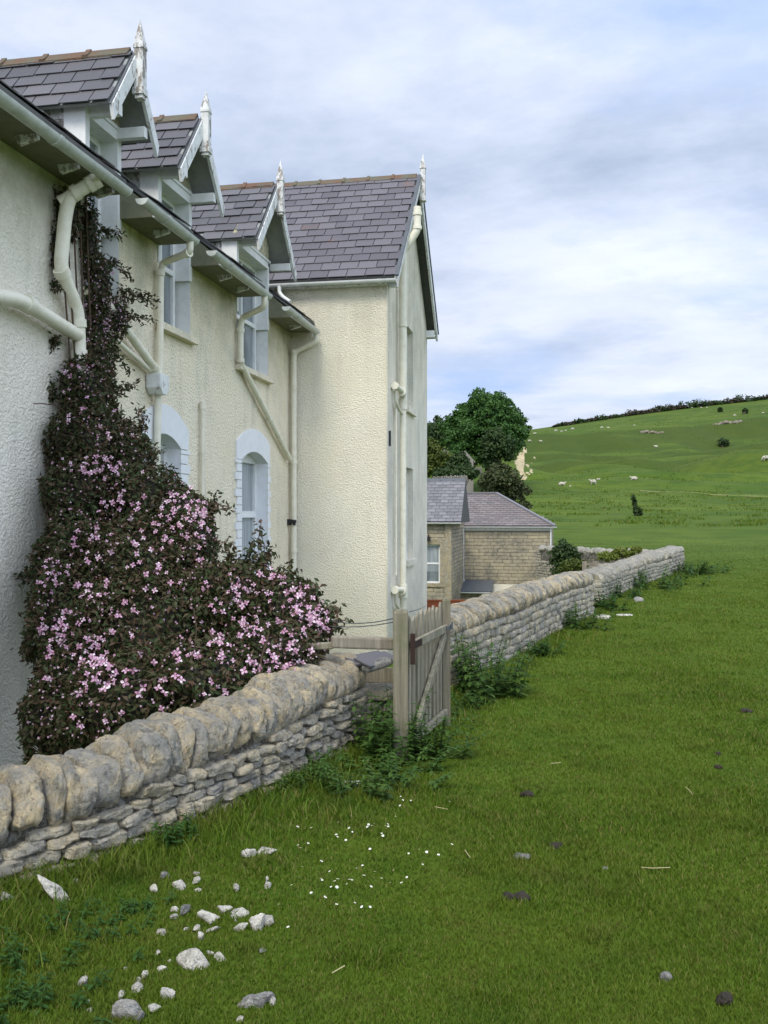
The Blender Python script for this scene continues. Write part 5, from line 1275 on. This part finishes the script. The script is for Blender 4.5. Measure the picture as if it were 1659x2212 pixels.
tree('dark_shrub', 'dark rounded shrub right of the stone outbuilding', 'shrub', (lambda p: (p.x, p.y, T(p.x,p.y)))(at(1222, 1250, b)), [blob(1218,1200,b,26,28),blob(1236,1205,b,14,20),blob(1208,1222,b,16,24)], M['tree_dark'], .03, .085, 5000, 8, stems=4)
b = 26
tree('yellow_shrub', 'yellow-green shrub between the dark shrub and the little wooden gate', 'shrub', (lambda p: (p.x, p.y, T(p.x,p.y)))(at(1235, 1250, b)), [blob(1240,1225,b,24,15),blob(1225,1235,b,20,14),blob(1262,1222,b,10,9)], M['tree_olive'], .02, .07, 3500, 9, stems=4)
b = 27.5
tree('yellow_shrub', 'bright yellow-green shrub growing over the far wall', 'shrub', (lambda p: (p.x, p.y, T(p.x,p.y)))(at(1330, 1215, b)), [blob(1345,1196,b,22,11),blob(1315,1204,b,24,9),blob(1372,1190,b,14,9)], M['lime_leaf'], .02, .06, 3000, 10, stems=4)
for (px, py, w, h, lab, m) in ((1562,957,12,10,'single small round hawthorn on the mid slope at the right','tree_dark'),(1377,1106,8,10,'small dark leafy sapling with bare top on the lower slope','tree_dark'),(1610,889,5,6,'small dark bush by the sheep on the top field','tree_dark'),(1556,886,4,5,'tiny dark bush left of the other on the top field','tree_dark')):
    p, b = hill(px, py+h*.85); k = b/F
    blobs = [(p+Vector((0,0,h*k*.95)), w*k, w*k, h*k*.8), (p+Vector((w*k*.4,0,h*k*.6)), w*k*.7, w*k*.7, h*k*.6)]
    if '1377' in str(px): blobs += [(p+Vector((-.2,0,h*k*2.6)), w*k*.35, w*k*.35, h*k*1.2), (p+Vector((-.35,0,h*k*3.9)), w*k*.2, w*k*.2, h*k*.8)]
    tree('hillside_bush', lab, 'bush', p, blobs, M[m], .05+.002*b, .10+b*.0012, 1200, int(px), limbs=4)
# skyline hedge: separate bushes
k = 0; px = 1196
while px < 1720:
    f = (px-1196)/470; lo_y = np.interp(px, [1196,1300,1420,1480,1560,1659,1720], [921,905,884,873,866,848,842]); sz = np.interp(px, [1196,1240,1400,1500,1659], [3.5,7,9,12,11])*rnd.choice([.4,.5,.65,.8,1.2])
    bpos = 325; p = at(px, 900, bpos); z0 = T(p.x, p.y); kk = bpos/F
    o_b = [(Vector((p.x, p.y, z0+sz*kk*.45)), sz*1.6*kk, sz*kk, sz*kk*.62), (Vector((p.x+sz*kk, p.y, z0+sz*kk*.4)), sz*kk, sz*kk, sz*kk*.5)]
    tree('hedge_bush', 'dark scrubby bush in the long hedge along the hilltop skyline', 'bush', (p.x, p.y, z0), o_b, M['gorse'] if rnd.random() < .45 else M['tree_dark'], .15, .6, 420, 200+k, 'bushes of the hilltop hedge', limbs=2)
    px += sz*rnd.uniform(1.0,1.9); k += 1
# exposed quarry rocks on the banks
for k, (px, py, w, h, lab) in enumerate(((1400,932,14,5,'reddish exposed rock outcrop, left one on the bank'),(1424,933,11,5,'reddish rock outcrop beside the bush on the bank'),(1548,915,9,4,'leftmost pale outcrop of the upper right quarry'),(1575,911,16,6,'widest pinkish outcrop of the upper right quarry'),(1600,909,10,5,'rightmost pinkish outcrop of the upper right quarry'))):
    p, b = hill(px, py+h*.6); kk = b/F; mb = MB(); rs = random.Random(k)
    for q_ in range(7): stone(mb, Matrix.Translation((p.x+rs.uniform(-1,1)*w*kk, p.y+rs.uniform(-.5,.5), p.z+rs.uniform(-.2,.6)*h*kk)), (w*kk*.7, w*kk*.5, h*kk), 4, 3, .2, 5, rs)
    tag(mb.build('rock_outcrop', M['outcrop'], smooth='auto', origin=p), lab, 'rock')

# ---------------------------------------------------------------- sheep
def sheep_mesh(pose, name):
    """one skinned body: trunk, neck, head, four legs"""
    lie = pose == 'lie'; hz = .33 if lie else .68
    V = [(0,0,hz),(.28,0,hz+.01),(.5,0,hz+.02),(-.28,0,hz+.02),(-.52,0,hz-.02)]; Rr = [.27,.26,.17,.27,.17]; E = [(0,1),(1,2),(0,3),(3,4)]
    if pose == 'graze': hd = [(.66,0,hz-.12),(.76,0,.30),(.84,0,.12)]
    else: hd = [(.62,0,hz+.16),(.70,0,hz+.26),(.88,0,hz+.19)]
    for p, r_ in zip(hd, (.12,.085,.05)): V.append(p); Rr.append(r_)
    E += [(2,5),(5,6),(6,7)]
    for sx, root_ in ((.36,1),(-.40,3)):
        for sy in (-.13,.13):
            n = len(V)
            if lie: V += [(sx,sy*1.5,.16),(sx+.16,sy*1.6,.06),(sx+.28,sy*1.5,.045)]
            else: V += [(sx,sy,.42),(sx+(.02 if sx > 0 else -.04),sy,.24),(sx,sy,.03)]
            Rr += [.085,.042,.035]; E += [(root_,n),(n,n+1),(n+1,n+2)]
    for sy in (-.09,.09): n = len(V); V.append((hd[1][0]-.02, sy, hd[1][2]+.05)); Rr.append(.022); E.append((6,n))
    me = bpy.data.meshes.new(name); me.from_pydata(V, E, []); o = bpy.data.objects.new('tmp', me); COL.objects.link(o)
    sk = o.modifiers.new('s', 'SKIN'); 
    for i_, sv in enumerate(me.skin_vertices[0].data): sv.radius = (Rr[i_], Rr[i_]); sv.use_root = (i_ == 0)
    ss = o.modifiers.new('ss', 'SUBSURF'); ss.levels = 1; ss.render_levels = 1
    dg = bpy.context.evaluated_depsgraph_get(); m2 = bpy.data.meshes.new_from_object(o.evaluated_get(dg)); bpy.data.objects.remove(o)
    m2.materials.clear(); m2.materials.append(M['wool']); m2.shade_smooth(); m2.name = name; return m2
SM = {k: sheep_mesh(k, 'sheep_'+k) for k in ('lie','graze','stand')}
SH = [(1213,1049,'lie',0,1,'white sheep lying on the lower slope, leftmost of the three nearest'),(1232,1052,'lie',1,.45,'small lamb lying just right of the leftmost near sheep'),(1282,1048,'stand',3.3,1,'white sheep standing in the middle of the three nearest'),(1292,1037,'lie',0,.5,'small lamb just behind the standing sheep'),(1371,1037,'lie',3.0,1,'white sheep lying on the lower slope, rightmost of the three nearest'),
 (1655,996,'graze',3.4,1.3,'cream sheep cut by the right edge of the photo'),(1144,956,'graze',0,1,'sheep at the top of the bare track, left one'),(1169,957,'stand',3,1,'sheep at the top of the bare track, right one'),(1155,938,'lie',0,1,''),(1201,933,'graze',0,1.1,''),(1213,933,'lie',0,.9,''),(1222,931,'lie',0,.8,''),(1238,929,'graze',3,1.1,''),(1300,926,'graze',0,1,'left sheep of the pair on the lip of the bank'),(1315,925,'lie',3,1,'right sheep of the pair on the lip of the bank'),
 (1370,920,'lie',0,.8,''),(1418,966,'lie',3,1,'sheep lying low on the mounds in the middle of the slope'),(1587,900,'graze',0,1,'sheep standing alone under the small dark bush on the top field'),(1495,882,'lie',0,.8,''),(1515,882,'graze',0,.8,''),(1527,881,'lie',0,.8,''),(1648,893,'lie',0,.9,'sheep at the right edge of the top field')]
for (px, py, pose, rz, s, lab) in SH:
    p, b = hill(px, py); o = bpy.data.objects.new('sheep', SM[pose]); COL.objects.link(o); o.location = (p.x, p.y, T(p.x,p.y)-.02); o.rotation_euler = (0,0,rz+TH); s *= .82 if py > 960 else .66; o.scale = (s,s,s)
    tag(o, lab or 'tiny white sheep grazing far off on the top field', 'sheep', 'sheep grazing on the hillside')

# ---------------------------------------------------------------- stone outbuilding
XB = on_y(1, 1, 1).x
bA = at(975, 1200, 32.0); bB = on_x(1003, 1200, bA.x)       # right front corner of left block; back corner
bC = on_y(1192, 1200, bB.y)
so = empty('stone_building', (bB.x, bB.y, -2.2), 'low limestone building with grey and reddish slate roofs beyond the house', 'house')
ZE1 = on_y(965, 1127, bA.y).z; ZE2 = on_y(1100, 1136, bB.y).z
xl = bA.x - 5.2
wy0, wy1 = bA.y, bB.y
w0x, w1x = on_y(902, 1200, wy0).x, on_y(951, 1200, wy0).x
wz0, wz1 = on_y(940, 1260, wy0).z, on_y(940, 1176, wy0).z
strip_wall(xl, bA.x, -2.4, lambda a: ZE1, [(w0x, w1x, wz0, lambda a: wz1)], lambda a, z: (a, wy0, z)).build('front_wall', M['ashlar'], so)
mb = MB(); mb.add([(bA.x, wy0, -2.4), (bA.x, wy0+6, -2.4), (bA.x, wy0+6, ZE1), (bA.x, wy0, ZE1)], [(0,1,2,3)]); mb.build('side_wall', M['ashlar'], so); mb = MB(); mb.add([(xl, wy0, -2.4), (xl, wy0+6, -2.4), (xl, wy0+6, ZE1), (xl, wy0, ZE1)], [(3,2,1,0)]); mb.build('side_wall', M['ashlar'], so)
mb = MB(); mb.box(w1x+.0, w1x+.30, wy0-.02, wy0+.1, wz0-.12, wz1+.18); mb.box(w0x-.3, w1x, wy0-.02, wy0+.1, wz1, wz1+.18); mb.box(w0x-.3, w1x+.05, wy0-.05, wy0+.1, wz0-.12, wz0-.001); mb.box(bA.x-.2, bA.x+.012, wy0-.026, wy0+.02, -2.4, ZE1-.05)
mb.build('dressed_quoins', M['dressed'], so)
wf = MB(); f_ = .06
wf.box(w0x, w0x+f_, wy0+.1, wy0+.15, wz0, wz1); wf.box(w1x-f_, w1x, wy0+.1, wy0+.15, wz0, wz1)
for zz_ in (wz0, (wz0+wz1)/2-.02, wz1-f_): wf.box(w0x+f_, w1x-f_, wy0+.1, wy0+.151, zz_, zz_+f_)
wfo = wf.build('window_frame', M['white'], so)
MB().box(w0x+f_, w1x-f_, wy0+.12, wy0+.13, wz0+.4, wz1-f_).build('pane', M['glass2'], wfo)
MB().box(w0x+f_, w1x-f_, wy0+.121, wy0+.131, wz0+f_, wz0+.4).build('pane', M['glass'], wfo)
# left roof
yr1 = wy0+1.4; zr1 = on_y(960, 1036, yr1).z; up_ = Vector((0, yr1-wy0+.15, zr1-ZE1)); Lr = up_.length; up_.normalize(); n_ = Vector((0, -up_.z, up_.y))
xr1 = on_y(1004, 1100, wy0+1).x
sl = slates(MB(), Vector((xr1, wy0-.15, ZE1)), Vector((-1,0,0)), up_, n_, 5.6, Lr, .27, .155, None, .006, 61).build('roof', M['slate_grey'], so)
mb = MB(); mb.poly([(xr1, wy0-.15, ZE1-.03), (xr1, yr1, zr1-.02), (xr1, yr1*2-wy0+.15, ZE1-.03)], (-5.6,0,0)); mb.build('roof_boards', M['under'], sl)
ridge_tiles(MB(), (xr1, yr1, zr1), (xr1-5.6, yr1, zr1), 0, .45, .1).build('ridge_tiles', M['lead'], sl)
gutter((xl, wy0-.2, ZE1-.03), (xr1, wy0-.2, ZE1-.03), .05).build('gutter', M['white'], so)
# hipped right block
x0b, x1b, yb = bA.x+.02, bC.x, bB.y
mb = MB(); mb.add([(x0b, yb, -2.4), (x1b, yb, -2.4), (x1b, yb, ZE2), (x0b, yb, ZE2)], [(0,1,2,3)]); mb.add([(x1b, yb, -2.4), (x1b, yb+7, -2.4), (x1b, yb+7, ZE2), (x1b, yb, ZE2)], [(0,1,2,3)]); mb.build('front_wall', M['ashlar'], so)
yr2 = yb+2.2; zr2 = on_y(1060, 1066, yr2).z; xh = on_y(1072, 1066, yr2).x; ex = .12
def hipclip(p):
    f = (p.y-(yb-ex))/(yr2-yb+ex); return p.x > (x1b+ex)*(1-f) + xh*f + .02
up_ = Vector((0, yr2-yb+ex, zr2-ZE2)); Lr = up_.length; up_.normalize(); n_ = Vector((0, -up_.z, up_.y))
mb = MB(); P0 = Vector((x0b-.15, yb-ex, ZE2-.012)); mb.add([P0, (x1b+ex, yb-ex, ZE2-.012), (xh, yr2, zr2-.012), (x0b-.15, yr2, zr2-.012)], [(0,1,2,3)])
mb.add([(x1b+ex, yb-ex, ZE2-.012), (x1b+ex, yr2*2-yb+ex, ZE2-.012), (xh, yr2, zr2-.012)], [(0,1,2)])
rb = mb.build('roof', M['slate_red'], so)
slates(MB(), Vector((x1b+ex, yb-ex, ZE2)), Vector((-1,0,0)), up_, n_, x1b+ex-x0b+.12, Lr, .27, .17, hipclip, .006, 62).build('roof_slates', M['slate_red'], rb)
mb = MB(); mb.bar((x1b+ex, yb-ex, ZE2+.02), (xh, yr2, zr2+.03), .16, .06); mb.bar((xh, yr2, zr2+.03), (x0b-.2, yr2, zr2+.03), .16, .06); mb.build('hip_tiles', M['slate_grey'], rb)
gutter((x0b-.1, yb-ex-.05, ZE2-.03), (x1b+.2, yb-ex-.05, ZE2-.03), .05).build('gutter', M['white'], so)
mb = MB(); mb.box(x0b, x1b, yb-.03, yb-.004, ZE2-.19, ZE2-.085); mb.build('fascia', M['gutter'], so)
dpx = on_y(1001, 1200, yb-.2).x
mb = MB(); zb1 = on_y(1001, 1255, yb-.2).z; mb.tube(bend([(dpx, yb-.14, ZE2-.08), (dpx, yb-.14, zb1), (dpx+.2, yb-.25, zb1-.2)], .08), .035, 10); mb.tube([(x1b-.03, yb-.05, ZE2-.08), (x1b-.03, yb-.05, -2.2)], .025, 8); mb.build('downpipe', M['white'], so, smooth='auto')
mb = MB(); q1 = on_y(1000, 1268, yb-1.0); q2 = on_y(1060, 1268, yb-1.0); mb.poly([(q1.x-.2, yb-1.3, q1.z-.12), (q1.x-.2, yb-.02, q1.z+.2), (q1.x-.2, yb-.02, q1.z+.14), (q1.x-.2, yb-1.3, q1.z-.18)], (q2.x-q1.x+.25, 0, 0)); mb.build('lean_to_roof', M['lead'], so)
gutter((q1.x-.22, yb-1.35, q1.z-.17), (q2.x+.05, yb-1.35, q1.z-.17), .045).build('gutter', M['white'], so)
mb = MB(); mb.box(q1.x-.1, q2.x, yb-1.2, yb-.05, -2.4, q1.z-.19); mb.build('lean_to_wall', M['ashlar'], so)
mb = MB(); mb.box(x0b+.9, x1b-.02, yb-.028, yb-.001, -2.4, on_y(1100,1262,yb).z); mb.build('rendered_plinth', M['render_gable'], so)
mb = MB(); lq = on_y(926, 1163, wy0-.1); mb.box(lq.x-.06, lq.x+.06, wy0-.2, wy0-.03, lq.z-.08, lq.z+.06); mb.box(lq.x-.02, lq.x+.02, wy0-.1, wy0-.001, lq.z+.061, lq.z+.12); mb.build('wall_lamp', M['black'], so)
# orange-stained fence in front of it
of = empty('board_fence', (at(930,1300,22).x, at(930,1300,22).y, -1.2), 'orange-brown stained board fence between the house corner and the middle wall', 'fence')
fa, fb_ = at(905,1297,22), at(1052,1294,22); zt_ = fa.z; d = (fb_-fa); n = 10
for k in range(5):
    mb = MB(); mb.bar(Vector((fa.x,fa.y,zt_-.10-.17*k)), Vector((fb_.x,fb_.y,zt_-.10-.17*k)), .02, .165); mb.build('board', M['wood_red'], of)
mb = MB(); mb.bar(Vector((fa.x,fa.y,zt_)), Vector((fb_.x,fb_.y,zt_)), .06, .035); mb.build('top_rail', M['wood_red'], of)
# little wooden gate in the gap between walls
lg = at(1275, 1250, 18.6); sg_ = empty('small_gate', (lg.x, lg.y, T(lg.x, lg.y)), 'small brown wooden gate far off between the middle and far walls', 'gate')
for px in (1263, 1286):
    p = at(px, 1213, 18.6); mb = MB(); mb.box(p.x-.045, p.x+.045, p.y-.045, p.y+.045, -.6, p.z); mb.build('gate_post', M['wood_rail'], sg_)
for k in range(3): 
    a_, b_ = at(1266, 1219+k*9, 18.6), at(1283, 1219+k*9, 18.6); mb = MB(); mb.bar(a_, b_, .03, .05); mb.build('rail', M['wood_rail'], sg_)
# far grey gables and low wall in front of the trees
for k, (px0, pxa, px1, ya, ye, lab) in enumerate(((1000*.0+943,960,980,973,985,'left of two distant grey gables under the dark trees'),(985,1005,1023,976,996,'right of two distant grey gables under the dark trees'))):
    b = 104+k*-3; A_, B_, C_ = at(px0, ye, b), at(px1, ye, b), at(pxa, ya, b); g0 = T(C_.x, C_.y)-1
    mb = MB(); mb.poly([(A_.x,A_.y,g0),(B_.x,B_.y,g0),(B_.x,B_.y,B_.z),(C_.x,C_.y,C_.z),(A_.x,A_.y,A_.z)], (-.6,5,0))
    hb = empty('far_cottage', ((A_.x+B_.x)/2, (A_.y+B_.y)/2, g0), lab, 'house'); mb.build('wall', M['outbuilding'], hb)
    mb = MB()
    for e in (A_, B_):
        o_ = Vector((0,0,.15)); ov = (e-C_).normalized()*.3
        mb.poly([C_+o_, e+ov+o_, e+ov+o_*0, C_], (-.6,5.1,0))
    mb.build('roof', M['outbuilding'], hb)
for k, (pxa, pxb, py, b, h, lab) in enumerate(((1010,1042,1016,99,1.0,'low pale wall right of the distant grey gables'),(935,1010,1034,80,.8,'low stone wall just above the grey slate roof'))):
    A_, B_ = at(pxa, py, b), at(pxb, py-3, b); mb = MB(); n = 16
    for q_ in range(n): 
        p = A_.lerp(B_, (q_+.5)/n); stone(mb, Matrix.Translation(p-Vector((0,0,h*.2))), ((B_-A_).length/n*1.1, .5, h*rnd.uniform(.7,1)), 4, 4, .15, 3)
    o = mb.build('garden_wall', M['core'], smooth='auto', origin=A_); tag(o, lab, 'wall')

# ---------------------------------------------------------------- light, sky, camera
SUN_EL, SUN_AZ = R(50), None
sdir = Vector((-.10, -.90, 0)).normalized()        # towards the sun (behind and left of the camera)
sv = Vector((sdir.x*math.cos(SUN_EL), sdir.y*math.cos(SUN_EL), math.sin(SUN_EL)))
ld = bpy.data.lights.new('sun', 'SUN'); ld.energy = 2.2; ld.angle = R(20); ld.color = (1.0, .93, .80)
lo = bpy.data.objects.new('sun', ld); COL.objects.link(lo); lo.rotation_euler = sv.to_track_quat('Z', 'Y').to_euler(); lo.location = (0,0,40)
w = bpy.data.worlds.new('World'); sc.world = w; w.use_nodes = True; nt = w.node_tree; N = nt.nodes; L = nt.links
bg = N['Background']; bg.inputs['Strength'].default_value = .1
sky = N.new('ShaderNodeTexSky'); sky.sky_type = 'NISHITA'; sky.sun_disc = False; sky.sun_elevation = SUN_EL; sky.sun_rotation = math.atan2(sdir.x, sdir.y)
tc = N.new('ShaderNodeTexCoord'); sp_ = N.new('ShaderNodeSeparateXYZ'); L.new(tc.outputs['Generated'], sp_.inputs[0])
def wm(op, a, b=0., c=0., clamp=False):
    n = N.new('ShaderNodeMath'); n.operation = op; n.use_clamp = clamp
    for k, v in ((0,a),(1,b),(2,c)):
        if hasattr(v, 'links'): L.new(v, n.inputs[k])
        else: n.inputs[k].default_value = v
    return n.outputs[0]
zc = wm('ADD', wm('MAXIMUM', sp_.outputs[2], 0.), .16)
cmb = N.new('ShaderNodeCombineXYZ'); L.new(wm('DIVIDE', sp_.outputs[0], zc), cmb.inputs[0]); L.new(wm('DIVIDE', sp_.outputs[1], zc), cmb.inputs[1])
mpn = N.new('ShaderNodeMapping'); mpn.inputs['Location'].default_value = (4.3, 2.2, 0); mpn.inputs['Rotation'].default_value = (0,0,.25); mpn.inputs['Scale'].default_value = (.85, 1.05, 1); L.new(cmb.outputs[0], mpn.inputs[0])
def wn(scale, det, ro, off=0):
    n = N.new('ShaderNodeTexNoise'); n.inputs['Scale'].default_value = scale; n.inputs['Detail'].default_value = det; n.inputs['Roughness'].default_value = ro
    n.inputs['Distortion'].default_value = .1
    if off:
        m_ = N.new('ShaderNodeMapping'); m_.inputs['Location'].default_value = (off, off*.6, off*.3); L.new(mpn.outputs[0], m_.inputs[0]); L.new(m_.outputs[0], n.inputs[0])
    else: L.new(mpn.outputs[0], n.inputs[0])
    return n.outputs[0]
def wr_(fac, stops):
    n = N.new('ShaderNodeValToRGB'); cr = n.color_ramp
    while len(cr.elements) < len(stops): cr.elements.new(.5)
    for e, (p, c_) in zip(cr.elements, stops): e.position = p; e.color = (*c_, 1)
    L.new(fac, n.inputs[0]); return n.outputs[0]
def wmix(f, a, b):
    n = N.new('ShaderNodeMix'); n.data_type = 'RGBA'
    for k, v in ((0,f),(6,a),(7,b)):
        if hasattr(v, 'links'): L.new(v, n.inputs[k])
        elif k == 0: n.inputs[0].default_value = v
        else: n.inputs[k].default_value = (*v, 1)
    return n.outputs[2]
shade = wr_(wn(1.15, 9, .60, 5.3), [(.33, (3.8,4.6,6.1)), (.43, (5.1,5.85,7.4)), (.53, (6.4,7.05,8.5)), (.66, (7.4,7.95,9.1))])
cover = wr_(wn(1.0, 7, .58), [(.33, (0,0,0)), (.50, (1,1,1))])
skyc = wmix(.8, sky.outputs[0], (4.2, 5.6, 8.8))
dt = N.new('ShaderNodeVectorMath'); dt.operation = 'DOT_PRODUCT'; L.new(tc.outputs['Generated'], dt.inputs[0]); dt.inputs[1].default_value = Vector((.62, -.58, .53)).normalized()
glow = wm('MULTIPLY_ADD', wm('POWER', wm('MULTIPLY_ADD', dt.outputs['Value'], .5, .5, True), 2.5), 1.35, .95)
sc3 = N.new('ShaderNodeVectorMath'); sc3.operation = 'SCALE'; L.new(wmix(cover, skyc, shade), sc3.inputs[0]); L.new(glow, sc3.inputs['Scale'])
L.new(sc3.outputs[0], bg.inputs['Color'])

cam = bpy.data.cameras.new('camera'); co_ = bpy.data.objects.new('camera', cam); COL.objects.link(co_)
cam.sensor_fit = 'VERTICAL'; cam.sensor_height = 36; cam.lens = 36*F/2212; cam.clip_end = 4000; cam.clip_start = .05
cam.shift_y = (CY-1106)/2212
co_.location = (0,0,EYE); co_.rotation_euler = (R(90), 0, TH); sc.camera = co_
sc.view_settings.view_transform = 'Standard'; sc.view_settings.look = 'None'; sc.view_settings.exposure = .3; sc.view_settings.gamma = 1
